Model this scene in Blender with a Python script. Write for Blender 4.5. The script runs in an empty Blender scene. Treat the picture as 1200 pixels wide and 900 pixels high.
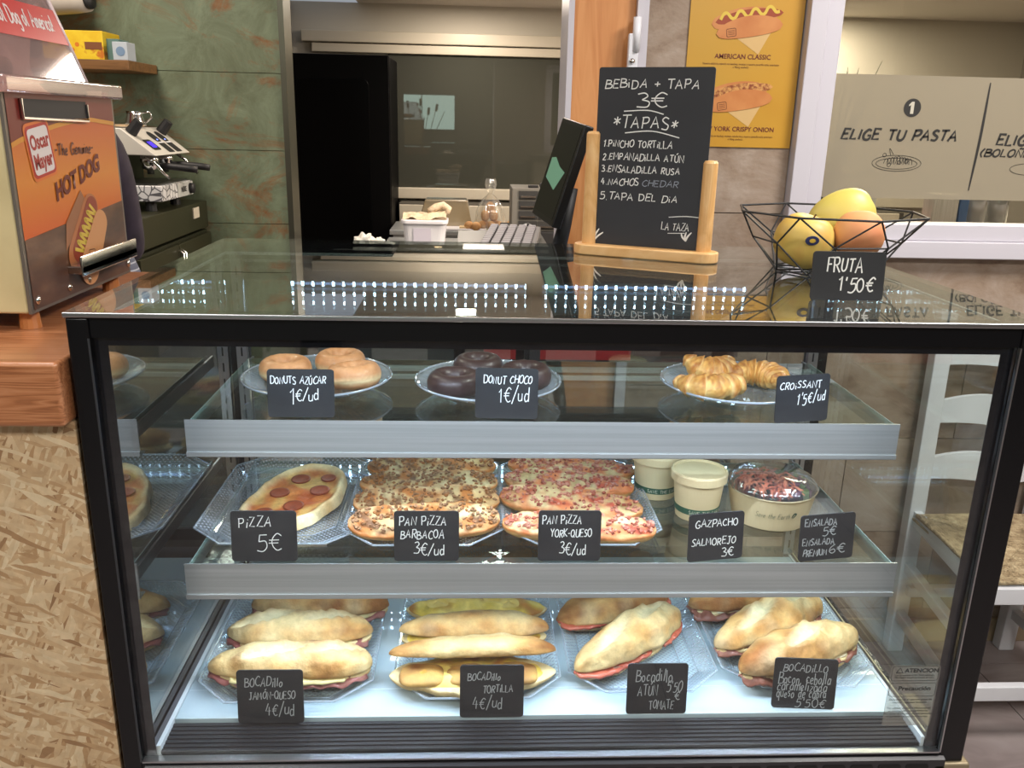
import bpy, bmesh, math, random
from mathutils import Vector, Matrix, noise
random.seed(7)
C = bpy.context.scene.collection
SC = bpy.context.scene
PI = math.pi

# ---------------------------------------------------------------- camera
cam_d = bpy.data.cameras.new('camera'); cam = bpy.data.objects.new('camera', cam_d); C.objects.link(cam)
cam_d.sensor_width = 36.0; cam_d.lens = 1002.4 / 1200 * 36.0; cam_d.clip_start = 0.02; cam_d.clip_end = 60
_R = Vector((0.99877, -0.04414, 0.02238)); _U = Vector((-0.00856, 0.29139, 0.95656)); _F = Vector((0.04874, 0.95558, -0.29066))
_mw = Matrix((_R, _U, -_F)).transposed().to_4x4(); _mw.translation = Vector((0.48178, -1.01511, 1.42449))
cam.matrix_world = _mw
SC.camera = cam

# ---------------------------------------------------------------- world, lights, exposure
w = bpy.data.worlds.new('world'); SC.world = w; w.use_nodes = True
w.node_tree.nodes['Background'].inputs[0].default_value = (0.75, 0.8, 0.9, 1); w.node_tree.nodes['Background'].inputs[1].default_value = 0.4
SC.view_settings.view_transform = 'Standard'; SC.view_settings.look = 'None'; SC.view_settings.gamma = 1.0
SC.view_settings.use_curve_mapping = False; SC.view_settings.exposure = 0.0
cy = SC.cycles
cy.use_denoising = True; cy.max_bounces = 10; cy.diffuse_bounces = 3; cy.glossy_bounces = 6; cy.transmission_bounces = 6
cy.transparent_max_bounces = 48; cy.sample_clamp_indirect = 4.0; cy.caustics_reflective = False; cy.caustics_refractive = False
LEDP = 620.0      # emission of the led chips in the case

def area_light(name, loc, size, power, col, size_y=None, rot=(0, 0, 0), shape=None):
    d = bpy.data.lights.new(name, 'AREA'); d.energy = power; d.color = col
    d.shape = shape or ('RECTANGLE' if size_y else 'SQUARE'); d.size = size
    if size_y: d.size_y = size_y
    o = bpy.data.objects.new(name, d); C.objects.link(o); o.location = loc; o.rotation_euler = rot
    return o
WARM = (1.0, 0.86, 0.72); NEUT = (1.0, 0.95, 0.9); COOL = (0.80, 0.90, 1.0)
# ceiling panels of the customers' room
for (x, y, p) in ((-0.6, -1.9, 44), (1.6, -1.9, 52), (1.9, 0.1, 50), (-0.5, -0.2, 18)):
    area_light('ceiling_lamp', (x, y, 2.585), 0.6, p, NEUT)
# unseen fills added to brighten kitchen and bar, one at the ceiling glow
area_light('kitchen_fill', (0.6, 2.5, 2.135), 0.4, 22, WARM)
area_light('kitchen_fill', (0.45, 4.40, 2.135), 0.12, 16, WARM)
area_light('kitchen_fill', (2.6, 4.5, 2.135), 0.5, 60, WARM)
area_light('kitchen_fill', (2.3, 2.0, 2.135), 0.7, 120, WARM)
area_light('bar_fill', (-0.95, 1.5, 2.585), 0.4, 28, WARM)

# ---------------------------------------------------------------- helpers
def lin(c): return tuple(((x / 255) / 12.92 if x / 255 <= 0.04045 else ((x / 255 + 0.055) / 1.055) ** 2.4) for x in c)
def nz(p, s, seed=0.0): return noise.noise(Vector((p[0] * s + seed, p[1] * s - seed * 1.7, p[2] * s + seed * .3)))

class MB:
    def __init__(self): self.v = []; self.f = []; self.c = []
    def add(self, vs, fs, col=None):
        b = len(self.v); self.v += [tuple(p) for p in vs]; self.f += [tuple(b + i for i in f) for f in fs]
        self.c += ([col] * len(vs) if (col is None or not isinstance(col, list)) else col)
        return self
    def box(self, x0, x1, y0, y1, z0, z1, col=None):
        vs = [(x0, y0, z0), (x1, y0, z0), (x1, y1, z0), (x0, y1, z0), (x0, y0, z1), (x1, y0, z1), (x1, y1, z1), (x0, y1, z1)]
        return self.add(vs, [(0, 3, 2, 1), (4, 5, 6, 7), (0, 1, 5, 4), (1, 2, 6, 5), (2, 3, 7, 6), (3, 0, 4, 7)], col)
    def bar(self, a, b, wx, wy, up=(0, 0, 1), col=None):
        a = Vector(a); b = Vector(b); d = (b - a).normalized(); s = d.cross(Vector(up))
        if s.length < 1e-4: s = d.cross(Vector((1, 0, 0)))
        s.normalize(); t = s.cross(d)
        vs = []
        for p in (a, b):
            for (i, j) in ((-1, -1), (1, -1), (1, 1), (-1, 1)): vs.append(p + s * i * wx / 2 + t * j * wy / 2)
        return self.add(vs, [(0, 1, 2, 3), (7, 6, 5, 4), (0, 4, 5, 1), (1, 5, 6, 2), (2, 6, 7, 3), (3, 7, 4, 0)], col)
    def tube(self, pts, r, n=8, closed=False, cap=True, col=None, flat=1.0):
        pts = [Vector(p) for p in pts]; m = len(pts); rs = r if isinstance(r, (list, tuple)) else [r] * m
        vs = []; prev = None
        for i, p in enumerate(pts):
            if closed: t = pts[(i + 1) % m] - pts[i - 1]
            else: t = pts[min(i + 1, m - 1)] - pts[max(i - 1, 0)]
            t.normalize()
            if prev is None:
                a = Vector((0, 0, 1)) if abs(t.z) < .9 else Vector((1, 0, 0)); s = t.cross(a).normalized()
            else: s = (prev - t * prev.dot(t)).normalized()
            prev = s; u = s.cross(t)
            for k in range(n):
                th = 2 * PI * k / n; vs.append(p + (s * math.cos(th) + u * math.sin(th) * flat) * rs[i])
        fs = []
        for i in range(m if closed else m - 1):
            for k in range(n):
                a = i * n + k; b = i * n + (k + 1) % n; c = ((i + 1) % m) * n + (k + 1) % n; d = ((i + 1) % m) * n + k
                fs.append((a, d, c, b))
        if cap and not closed: fs.append(tuple(range(n))); fs.append(tuple((m - 1) * n + k for k in reversed(range(n))))
        return self.add(vs, fs, col)
    def lathe(self, prof, c=(0, 0, 0), n=32, axis='z', col=None):
        vs = []; m = len(prof)
        for (r, z) in prof:
            for k in range(n):
                th = 2 * PI * k / n; a, b = r * math.cos(th), r * math.sin(th)
                p = (a, b, z) if axis == 'z' else ((z, a, b) if axis == 'x' else (a, z, -b))
                vs.append((p[0] + c[0], p[1] + c[1], p[2] + c[2]))
        fs = []
        for i in range(m - 1):
            for k in range(n):
                a = i * n + k; b = i * n + (k + 1) % n; fs.append((a, b, b + n, a + n))
        if prof[0][0] > 1e-6: fs.append(tuple(reversed(range(n))))
        if prof[-1][0] > 1e-6: fs.append(tuple((m - 1) * n + k for k in range(n)))
        return self.add(vs, fs, col)
    def grid(self, fn, nu, nv, cu=False, cv=False, flip=False):
        vs = []; cs = []
        for i in range(nu):
            for j in range(nv):
                r = fn(i / (nu if cu else nu - 1), j / (nv if cv else nv - 1))
                if isinstance(r[0], (tuple, Vector)): vs.append(tuple(r[0])); cs.append(r[1])
                else: vs.append(tuple(r)); cs.append(None)
        fs = []
        for i in range(nu if cu else nu - 1):
            for j in range(nv if cv else nv - 1):
                a = i * nv + j; b = i * nv + (j + 1) % nv; c = ((i + 1) % nu) * nv + (j + 1) % nv; d = ((i + 1) % nu) * nv + j
                fs.append((a, b, c, d) if flip else (a, d, c, b))
        return self.add(vs, fs, cs)
    def prism(self, pts, z0, z1, T=None, col=None):     # outline (2-D, ccw) extruded; T maps (x,y,z)->world
        n = len(pts); vs = [(p[0], p[1], z0) for p in pts] + [(p[0], p[1], z1) for p in pts]
        if T: vs = [T(*v) for v in vs]
        fs = [tuple(reversed(range(n))), tuple(range(n, 2 * n))] + [(i, (i + 1) % n, n + (i + 1) % n, n + i) for i in range(n)]
        return self.add(vs, fs, col)
    def mesh(self, name, mat, smooth=False, shade_angle=None):
        me = bpy.data.meshes.new(name); me.from_pydata(self.v, [], self.f)
        if any(c is not None for c in self.c):
            a = me.color_attributes.new('Col', 'FLOAT_COLOR', 'POINT')
            flat = []
            for c in self.c: flat += list(c if c is not None else (1, 1, 1)) + [1.0]
            a.data.foreach_set('color', flat)
        if mat: me.materials.append(mat)
        bm = bmesh.new(); bm.from_mesh(me); bmesh.ops.remove_doubles(bm, verts=bm.verts, dist=1e-6)
        bmesh.ops.recalc_face_normals(bm, faces=bm.faces); bm.to_mesh(me); bm.free()
        if smooth: me.polygons.foreach_set('use_smooth', [True] * len(me.polygons))
        me.update(); return me
    def build(self, name, mat, parent=None, smooth=False, bevel=0, seg=2):
        o = bpy.data.objects.new(name, self.mesh(name, mat, smooth)); C.objects.link(o)
        if parent: o.parent = parent
        if bevel:
            m = o.modifiers.new('bevel', 'BEVEL'); m.width = bevel; m.segments = seg; m.limit_method = 'ANGLE'; m.angle_limit = 0.7
            o.data.polygons.foreach_set('use_smooth', [True] * len(o.data.polygons))
            wn = o.modifiers.new('normals', 'WEIGHTED_NORMAL'); wn.keep_sharp = True
        return o

def tag(o, label=None, cat=None, group=None, kind=None):
    if label: o['label'] = label
    if cat: o['category'] = cat
    if group: o['group'] = group
    if kind: o['kind'] = kind
    return o
def thing(name, label, cat, loc=(0, 0, 0), rz=0, group=None, rx=0, ry=0):
    o = bpy.data.objects.new(name, None); C.objects.link(o); o.empty_display_size = 0.03
    o.location = loc; o.rotation_euler = (rx, ry, rz); return tag(o, label, cat, group)
def copy_tree(o, loc, rz, label):
    c = o.copy(); C.objects.link(c); c.location = loc; c.rotation_euler = (o.rotation_euler[0], o.rotation_euler[1], rz); c['label'] = label
    for ch in list(o.children):
        d = ch.copy(); C.objects.link(d); d.parent = c
        for g in list(ch.children):
            e = g.copy(); C.objects.link(e); e.parent = d
    return c
def put(bm_name, mb, mat, label, cat, loc=(0, 0, 0), rz=0, group=None, **k):
    o = mb.build(bm_name, mat, None, **k); o.location = loc; o.rotation_euler = (0, 0, rz); return tag(o, label, cat, group)
def rrect(x0, x1, y0, y1, r, n=5):
    out = []
    for (cx, cy_, a0) in ((x1 - r, y0 + r, -PI / 2), (x1 - r, y1 - r, 0), (x0 + r, y1 - r, PI / 2), (x0 + r, y0 + r, PI)):
        for k in range(n + 1):
            a = a0 + PI / 2 * k / n; out.append((cx + r * math.cos(a), cy_ + r * math.sin(a)))
    return out

# ---------------------------------------------------------------- materials
def mat_base(name):
    m = bpy.data.materials.new(name); m.use_nodes = True; nt = m.node_tree
    return m, nt, nt.nodes['Principled BSDF']
def P(name, col, rough=0.5, metal=0.0, emit=0, spec=None, coat=0, trans=0, sheen=0):
    m, nt, b = mat_base(name); c = (*lin(col), 1)
    b.inputs['Base Color'].default_value = c; b.inputs['Roughness'].default_value = rough; b.inputs['Metallic'].default_value = metal
    if emit: b.inputs['Emission Color'].default_value = c; b.inputs['Emission Strength'].default_value = emit
    if spec is not None: b.inputs['Specular IOR Level'].default_value = spec
    if coat: b.inputs['Coat Weight'].default_value = coat; b.inputs['Coat Roughness'].default_value = 0.08
    if sheen: b.inputs['Sheen Weight'].default_value = sheen
    return m
def N(nt, t, **k):
    n = nt.nodes.new(t)
    for a, v in k.items():
        if a.startswith('i_'):
            key = a[2:]; n.inputs[int(key) if key.isdigit() else key.replace('_', ' ')].default_value = v
        else: setattr(n, a, v)
    return n
def ramp(nt, fac, stops):
    r = nt.nodes.new('ShaderNodeValToRGB'); e = r.color_ramp.elements
    while len(e) > 1: e.remove(e[-1])
    e[0].position = stops[0][0]; e[0].color = (*lin(stops[0][1]), 1)
    for p, c in stops[1:]:
        q = e.new(p); q.color = (*lin(c), 1)
    nt.links.new(fac, r.inputs[0]); return r.outputs[0]
def coord(nt, kind='Object', scale=(1, 1, 1), rot=(0, 0, 0)):
    t = N(nt, 'ShaderNodeTexCoord'); m = N(nt, 'ShaderNodeMapping'); m.inputs['Scale'].default_value = scale; m.inputs['Rotation'].default_value = rot
    nt.links.new(t.outputs[kind], m.inputs[0]); return m.outputs[0]
def noisy(name, stops, scale=10, detail=6, rough=0.5, sc=(1, 1, 1), bump=0, bscale=None, metal=0, distort=0, spec=None, coat=0, rotn=(0, 0, 0), kind='Object'):
    m, nt, b = mat_base(name); v = coord(nt, kind, sc, rotn)
    n = N(nt, 'ShaderNodeTexNoise', i_Scale=scale, i_Detail=detail, i_Distortion=distort); nt.links.new(v, n.inputs['Vector'])
    nt.links.new(ramp(nt, n.outputs['Fac'], stops), b.inputs['Base Color'])
    b.inputs['Roughness'].default_value = rough; b.inputs['Metallic'].default_value = metal
    if spec is not None: b.inputs['Specular IOR Level'].default_value = spec
    if coat: b.inputs['Coat Weight'].default_value = coat; b.inputs['Coat Roughness'].default_value = .1
    if bump:
        n2 = N(nt, 'ShaderNodeTexNoise', i_Scale=bscale or scale * 3, i_Detail=4); nt.links.new(v, n2.inputs['Vector'])
        bp = N(nt, 'ShaderNodeBump', i_Strength=bump, i_Distance=0.01); nt.links.new(n2.outputs['Fac'], bp.inputs['Height']); nt.links.new(bp.outputs[0], b.inputs['Normal'])
    return m
def wood(name, a, b_, c_, axis=(1, 1, 1), scale=6, rough=.4, coat=0.0, bands=9):
    m, nt, b = mat_base(name); v = coord(nt, 'Object', axis)
    n = N(nt, 'ShaderNodeTexNoise', i_Scale=scale, i_Detail=5, i_Distortion=1.2); nt.links.new(v, n.inputs['Vector'])
    wv = N(nt, 'ShaderNodeMath', operation='MULTIPLY'); wv.inputs[1].default_value = bands; nt.links.new(n.outputs['Fac'], wv.inputs[0])
    fr = N(nt, 'ShaderNodeMath', operation='PINGPONG'); fr.inputs[1].default_value = 1.0; nt.links.new(wv.outputs[0], fr.inputs[0])
    nt.links.new(ramp(nt, fr.outputs[0], ((0, a), (.5, b_), (1, c_))), b.inputs['Base Color'])
    b.inputs['Roughness'].default_value = rough
    if coat: b.inputs['Coat Weight'].default_value = coat; b.inputs['Coat Roughness'].default_value = .12
    return m
def colattr(name, rough=.55, nscale=60, namp=.25, bump=.3, bscale=120, spec=.4, coat=0, sss=0, vor=0):
    """base colour from the baked-in tone of the food (per-vertex colour), broken up by fine noise"""
    m, nt, b = mat_base(name); at = N(nt, 'ShaderNodeAttribute', attribute_name='Col'); v = coord(nt, 'Object')
    n = N(nt, 'ShaderNodeTexNoise', i_Scale=nscale, i_Detail=6, i_Roughness=.7); nt.links.new(v, n.inputs['Vector'])
    mr = N(nt, 'ShaderNodeMapRange'); mr.inputs[1].default_value = .3; mr.inputs[2].default_value = .7; mr.inputs[3].default_value = 1 - namp; mr.inputs[4].default_value = 1 + namp
    nt.links.new(n.outputs['Fac'], mr.inputs[0])
    mx = N(nt, 'ShaderNodeVectorMath', operation='SCALE'); nt.links.new(at.outputs['Color'], mx.inputs[0]); nt.links.new(mr.outputs[0], mx.inputs['Scale'])
    nt.links.new(mx.outputs[0], b.inputs['Base Color']); b.inputs['Roughness'].default_value = rough; b.inputs['Specular IOR Level'].default_value = spec
    if coat: b.inputs['Coat Weight'].default_value = coat
    if sss: b.inputs['Subsurface Weight'].default_value = sss; b.inputs['Subsurface Radius'].default_value = (.01, .006, .003); b.inputs['Subsurface Scale'].default_value = .5
    n2 = N(nt, 'ShaderNodeTexNoise', i_Scale=bscale, i_Detail=5); nt.links.new(v, n2.inputs['Vector'])
    bp = N(nt, 'ShaderNodeBump', i_Strength=bump, i_Distance=.004); nt.links.new(n2.outputs['Fac'], bp.inputs['Height']); nt.links.new(bp.outputs[0], b.inputs['Normal'])
    return m
def thin_glass(name, tint=(255, 255, 255), refl=1.0, haze=0.0, hcol=(230, 235, 240), rough=0.0, bumpfn=None):
    m = bpy.data.materials.new(name); m.use_nodes = True; nt = m.node_tree; nt.nodes.clear()
    out = N(nt, 'ShaderNodeOutputMaterial'); tr = N(nt, 'ShaderNodeBsdfTransparent'); tr.inputs[0].default_value = (*lin(tint), 1)
    gl = N(nt, 'ShaderNodeBsdfAnisotropic') if False else N(nt, 'ShaderNodeBsdfGlossy'); gl.inputs['Roughness'].default_value = rough; gl.inputs['Color'].default_value = (1, 1, 1, 1)
    geo = N(nt, 'ShaderNodeNewGeometry'); ior = N(nt, 'ShaderNodeMapRange'); ior.inputs[3].default_value = 1.5; ior.inputs[4].default_value = 1 / 1.5
    nt.links.new(geo.outputs['Backfacing'], ior.inputs[0]); fr = N(nt, 'ShaderNodeFresnel'); nt.links.new(ior.outputs[0], fr.inputs[0])
    ml = N(nt, 'ShaderNodeMath', operation='MULTIPLY', use_clamp=True); ml.inputs[1].default_value = refl; nt.links.new(fr.outputs[0], ml.inputs[0])
    base = tr.outputs[0]
    if haze:
        df = N(nt, 'ShaderNodeBsdfDiffuse'); df.inputs[0].default_value = (*lin(hcol), 1); hz = N(nt, 'ShaderNodeMixShader')
        if bumpfn: nt.links.new(bumpfn(nt, haze), hz.inputs[0])
        else: hz.inputs[0].default_value = haze
        nt.links.new(tr.outputs[0], hz.inputs[1]); nt.links.new(df.outputs[0], hz.inputs[2]); base = hz.outputs[0]
    mx = N(nt, 'ShaderNodeMixShader'); nt.links.new(ml.outputs[0], mx.inputs[0]); nt.links.new(base, mx.inputs[1]); nt.links.new(gl.outputs[0], mx.inputs[2])
    nt.links.new(mx.outputs[0], out.inputs[0]); return m

BLACK = P('black_gloss', (22, 22, 26), .18); BLACKM = P('black_matt', (28, 28, 30), .55); FRIT = P('black_frit', (18, 20, 26), .12)
CARD = noisy('slate_card', ((.3, (24, 25, 28)), (.7, (34, 35, 38))), 14, 4, .6)
CHALK = P('chalk_marker', (232, 232, 228), .8); CHALKD = P('chalk_marker_faint', (165, 168, 168), .8)
STEEL = noisy('brushed_steel', ((.3, (168, 172, 173)), (.7, (192, 195, 196))), 30, 5, .32, sc=(.05, 6, 6), metal=.6)
CHROME = P('chrome', (225, 225, 225), .12, 1.0); ALU = P('aluminium', (178, 180, 184), .3, 1.0); DSTEEL = P('dark_steel', (70, 72, 68), .35, .7)
WHITEP = P('white_plastic', (226, 226, 232), .35); WFRAME = P('white_pvc', (202, 198, 206), .35); CREAM = P('cream_laminate', (196, 188, 170), .4)
GLASS = thin_glass('case_glass', (247, 252, 250)); GLASSL = thin_glass('side_double_glass', (225, 236, 236), 3.0); DOORG = thin_glass('door_double_glass', (236, 244, 243), 3.0); TOPG = thin_glass('top_glass', (236, 242, 241), 1.35); FRONTG = thin_glass('front_glass', (252, 254, 254), .7)
SHELFG = thin_glass('shelf_glass', (240, 247, 246), 1.8); GEDGE = P('glass_edge', (150, 172, 166), .2)
PLATEG = thin_glass('plate_glass', (236, 242, 246), 1.5, .16)
def griddots(nt, hz):
    v = coord(nt, 'Object', (1, 1, 1)); sep = N(nt, 'ShaderNodeSeparateXYZ'); nt.links.new(v, sep.inputs[0]); o = []
    for ax in (0, 1):
        a = N(nt, 'ShaderNodeMath', operation='MULTIPLY'); a.inputs[1].default_value = 230 * PI; nt.links.new(sep.outputs[ax], a.inputs[0])
        s = N(nt, 'ShaderNodeMath', operation='SINE'); nt.links.new(a.outputs[0], s.inputs[0]); o.append(s.outputs[0])
    mu = N(nt, 'ShaderNodeMath', operation='MULTIPLY'); nt.links.new(o[0], mu.inputs[0]); nt.links.new(o[1], mu.inputs[1])
    mr = N(nt, 'ShaderNodeMapRange'); mr.inputs[1].default_value = -.2; mr.inputs[2].default_value = .7; mr.inputs[3].default_value = hz * .4; mr.inputs[4].default_value = hz * 2.0
    nt.links.new(mu.outputs[0], mr.inputs[0]); return mr.outputs[0]
TRAYG = thin_glass('tray_plastic', (240, 246, 250), 1.6, .20, (225, 235, 245), .05, griddots); TRAYR = thin_glass('tray_rim_plastic', (236, 244, 250), 2.2, .30, (225, 235, 245), .05)
BAGG = thin_glass('clear_bag', (250, 248, 240), 2.5, .12, rough=.1); ACRY = thin_glass('acrylic_dome', (240, 232, 235), 2.0, .22, (205, 180, 185), .06)
LED = P('led_chip', (214, 232, 255), .5, 0, LEDP * .75); LEDT = P('led_chip_top', (214, 232, 255), .5, 0, LEDP * 3.2); LEDL = P('led_chip_low', (214, 232, 255), .5, 0, LEDP * .95)
DECKW = P('deck_white', (188, 206, 214), .3, coat=1.0)
DECKW.node_tree.nodes['Principled BSDF'].inputs['Coat Roughness'].default_value = .01
OAKL = wood('easel_beech', (214, 165, 105), (222, 176, 118), (228, 186, 130), (1.2, 6, 1.2), 5, .45)
ORW = wood('orange_pine', (196, 128, 74), (206, 140, 84), (214, 150, 94), (5, 5, .6), 4, .45, bands=6)
CTW = wood('counter_pine', (136, 84, 52), (164, 106, 68), (178, 122, 84), (.4, 12, 12), 5, .3, .25, 12)
SHW = wood('shelf_wood', (96, 66, 34), (110, 76, 40), (120, 84, 46), (1, 6, 6), 4, .5)

# ================================================================ THE ROOM
def struct(name, mb, mat, parent=None, **k):
    o = mb.build(name, mat, parent, **k); o['kind'] = 'structure'; return o
FLOOR = noisy('floor_vinyl', ((.3, (118, 106, 104)), (.5, (138, 126, 124)), (.72, (152, 142, 140))), 5, 8, .55, sc=(1, 2.2, 1), distort=.8)
fl = struct('floor', MB().box(-2.6, 4.2, -4.6, 5.1, -.05, -.004), P('floor_joint', (84, 78, 76), .8))
for i in range(8):
    for j in range(7):
        x0 = -2.6 + i * .9; y0 = -2.0 + j * .6
        if x0 > 4.1: continue
        MB().box(x0 + .0015, min(x0 + .8985, 4.19), y0 + .0015, y0 + .5985, -.0039, 0).build('floor_tile', FLOOR, fl)
MB().box(-2.6, 4.19, -4.6, -2.0, -.0039, 0).build('floor_tile', FLOOR, fl); MB().box(-2.6, 4.19, 2.2, 5.1, -.0039, 0).build('floor_tile', FLOOR, fl)
CEIL = P('ceiling_white', (206, 200, 190), .9); DULL = noisy('plaster_dull', ((.3, (128, 122, 112)), (.7, (140, 134, 124))), 3, 3, .9)
struct('ceiling', MB().box(-2.6, 4.2, -4.6, 1.35, 2.6, 2.66).box(-2.6, -.26, 1.35, 2.75, 2.6, 2.66).box(-.26, 4.2, 1.35, 5.1, 2.15, 2.21).box(-.26, 4.2, 1.33, 1.35, 2.15, 2.6), CEIL)
struct('wall_left', MB().box(-2.66, -2.6, -4.6, 5.1, 0, 2.6), DULL)
struct('wall_behind', MB().box(-2.6, 4.2, -4.66, -4.6, 0, 2.6), DULL)
struct('wall_far_right', MB().box(4.2, 4.26, -4.6, 5.1, 0, 2.6), DULL)

# ---- green oxidised wall behind the bar, cladding panels with seams
def green_mat():
    m, nt, b = mat_base('green_oxide_panel'); v = coord(nt)
    n1 = N(nt, 'ShaderNodeTexNoise', i_Scale=5.5, i_Detail=12, i_Roughness=.72, i_Distortion=.9); nt.links.new(v, n1.inputs['Vector'])
    n2 = N(nt, 'ShaderNodeTexNoise', i_Scale=2.3, i_Detail=12, i_Roughness=.74, i_Distortion=1.3); v2 = coord(nt, 'Object', (1, 1, 2.2)); nt.links.new(v2, n2.inputs['Vector'])
    g = ramp(nt, n1.outputs['Fac'], ((.25, (78, 84, 62)), (.42, (98, 108, 84)), (.6, (116, 130, 106)), (.8, (142, 152, 124))))
    r = ramp(nt, n1.outputs['Fac'], ((.3, (98, 70, 42)), (.6, (132, 96, 60)), (.8, (146, 114, 76))))
    f = N(nt, 'ShaderNodeMapRange'); f.inputs[1].default_value = .50; f.inputs[2].default_value = .62; nt.links.new(n2.outputs['Fac'], f.inputs[0])
    mx = N(nt, 'ShaderNodeMixRGB'); nt.links.new(f.outputs[0], mx.inputs[0]); nt.links.new(g, mx.inputs[1]); nt.links.new(r, mx.inputs[2])
    nt.links.new(mx.outputs[0], b.inputs['Base Color']); b.inputs['Roughness'].default_value = .6; return m
GREEN = green_mat()
gw = struct('wall_back', MB().box(-2.6, -.262, 2.606, 2.72, 0, 2.6), P('seam_light', (134, 128, 92), .8))
seams = [.0, .13, .42, .715, 1.008, 1.3, 1.594, 1.888, 2.18, 2.47, 2.6]
for a, b in zip(seams[:-1], seams[1:]):
    MB().box(-2.598, -.272, 2.594, 2.606, a + .0012, b - .0012).build('panel', GREEN, gw)
struct('trim_1', MB().box(-.272, -.25, 2.588, 2.73, 0, 2.6), P('edge_profile', (92, 92, 80), .35, .8))

# ---- right-hand tiled wall at y=1.12 with the serving window
def tile_mat(name, a, b_, c_):
    m, nt, b = mat_base(name); oi = N(nt, 'ShaderNodeObjectInfo'); v = coord(nt, 'Object', (1, 1, 1.6))
    ad = N(nt, 'ShaderNodeVectorMath', operation='ADD'); sc = N(nt, 'ShaderNodeVectorMath', operation='SCALE'); sc.inputs[0].default_value = (9, 5, 7)
    nt.links.new(oi.outputs['Random'], sc.inputs['Scale']); nt.links.new(v, ad.inputs[0]); nt.links.new(sc.outputs[0], ad.inputs[1])
    n = N(nt, 'ShaderNodeTexNoise', i_Scale=5.5, i_Detail=9, i_Roughness=.68, i_Distortion=.6); nt.links.new(ad.outputs[0], n.inputs['Vector'])
    ov = N(nt, 'ShaderNodeMath', operation='MULTIPLY_ADD'); ov.inputs[1].default_value = .20; nt.links.new(oi.outputs['Random'], ov.inputs[0]); nt.links.new(n.outputs['Fac'], ov.inputs[2])
    nt.links.new(ramp(nt, ov.outputs[0], ((.38, a), (.56, b_), (.78, c_))), b.inputs['Base Color']); b.inputs['Roughness'].default_value = .55
    n2 = N(nt, 'ShaderNodeTexNoise', i_Scale=60, i_Detail=4); nt.links.new(ad.outputs[0], n2.inputs['Vector']); bp = N(nt, 'ShaderNodeBump', i_Strength=.25, i_Distance=.004)
    nt.links.new(n2.outputs['Fac'], bp.inputs['Height']); nt.links.new(bp.outputs[0], b.inputs['Normal']); return m
TRAV = tile_mat('travertine_tile', (108, 84, 66), (148, 128, 110), (170, 154, 140)); GROUT = P('grout', (128, 116, 106), .9)
D = 1.12
wr = struct('wall_right', MB().box(.712, 4.2, D + .008, D + .15, 0, 1.13).box(.712, 1.262, D + .008, D + .15, 1.13, 2.6).box(1.262, 2.7, D + .008, D + .15, 2.05, 2.6).box(2.7, 4.2, D + .008, D + .15, 1.13, 2.6), GROUT)
zs = [0, .105, .35, .63, .91, 1.124, 1.225, 1.52, 1.8, 2.05, 2.33, 2.6]
for k, (za, zb_) in enumerate(zip(zs[:-1], zs[1:])):
    xs = [.888, 1.258, 1.51, 2.1, 2.7, 3.3, 4.2] if k % 2 == 0 else [.888, 1.258, 1.8, 2.4, 2.7, 3.6, 4.2]
    if k == 4: xs = [.888, 1.258, 1.53, 2.12, 2.7, 3.3, 4.2]
    for xa, xb in zip(xs[:-1], xs[1:]):
        if za >= 1.12 and zb_ <= 2.06 and xa > 1.2 and xb < 2.71: continue
        MB().box(xa + .0012, xb - .0012, D, D + .009, za + .0012, zb_ - .0012).build('tile', TRAV, wr)
struct('baseboard_right', MB().box(.888, 4.2, D - .012, D, 0, .075), P('baseboard', (150, 132, 108), .6), bevel=.002)
# orange pine jamb and white strips
MB().box(.715, .858, D - .004, D + .008, 0, 2.6).build('jamb_panel', ORW, wr)
struct('trim_2', MB().box(.701, .7145, D - .012, D + .16, 0, 2.6), WFRAME)
struct('trim_3', MB().box(.8585, .874, D - .022, D + .008, 0, 2.6).box(.874, .8875, D - .010, D + .008, 0, 2.6), WFRAME)
# roller-blind bracket / hinge on the white strip
hg = thing('hinge', 'white metal hinge on the white strip left of the tiles', 'hinge', (.857, D - .035, 1.6))
MB().lathe([(.009, -.03), (.0095, .045)], (0, 0, .02), 14).build('barrel', WHITEP, hg, smooth=True)
MB().box(-.018, .006, -.004, .012, -.045, .03).build('plate', WHITEP, hg, bevel=.003)
MB().lathe([(.0001, -.003), (.006, -.002), (.006, .002), (.0001, .003)], (-.008, -.006, -.03), 12, axis='y').build('screw', CHROME, hg, smooth=True)
MB().box(-.014, .010, -.012, .004, -.075, -.048).build('latch', WHITEP, hg, bevel=.003)
# small white switch label next to the poster
ss = thing('switch', 'small white switch plate beside the yellow poster', 'switch', (.972, D - .001, 1.49))
MB().box(-.018, .02, -.009, 0, -.03, .03).build('plate', WHITEP, ss, bevel=.003)
MB().box(-.008, .010, -.013, -.009, -.018, .018).build('rocker', WHITEP, ss, bevel=.002)

# ---- the serving window
wn = thing('window_1', None, None); wn['kind'] = 'structure'
def framebars(x0, x1, z0, z1, wdt, y0, y1, name):
    MB().box(x0, x0 + wdt, y0, y1, z0, z1).build(name, WFRAME, wn, bevel=.003)
    MB().box(x1 - wdt, x1, y0, y1, z0, z1).build(name, WFRAME, wn, bevel=.003)
    MB().box(x0 + wdt, x1 - wdt, y0, y1, z0, z0 + wdt).build(name, WFRAME, wn, bevel=.003)
    MB().box(x0 + wdt, x1 - wdt, y0, y1, z1 - wdt, z1).build(name, WFRAME, wn, bevel=.003)
framebars(1.258, 2.70, 1.124, 2.05, .043, D - .035, D + .06, 'outer_frame')
framebars(1.301, 2.657, 1.167, 2.007, .041, D - .022, D + .05, 'sash')
MB().box(1.342, 2.616, D + .008, D + .014, 1.208, 1.966).build('pane', thin_glass('window_glass', (225, 226, 220), 1.3), wn)

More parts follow.
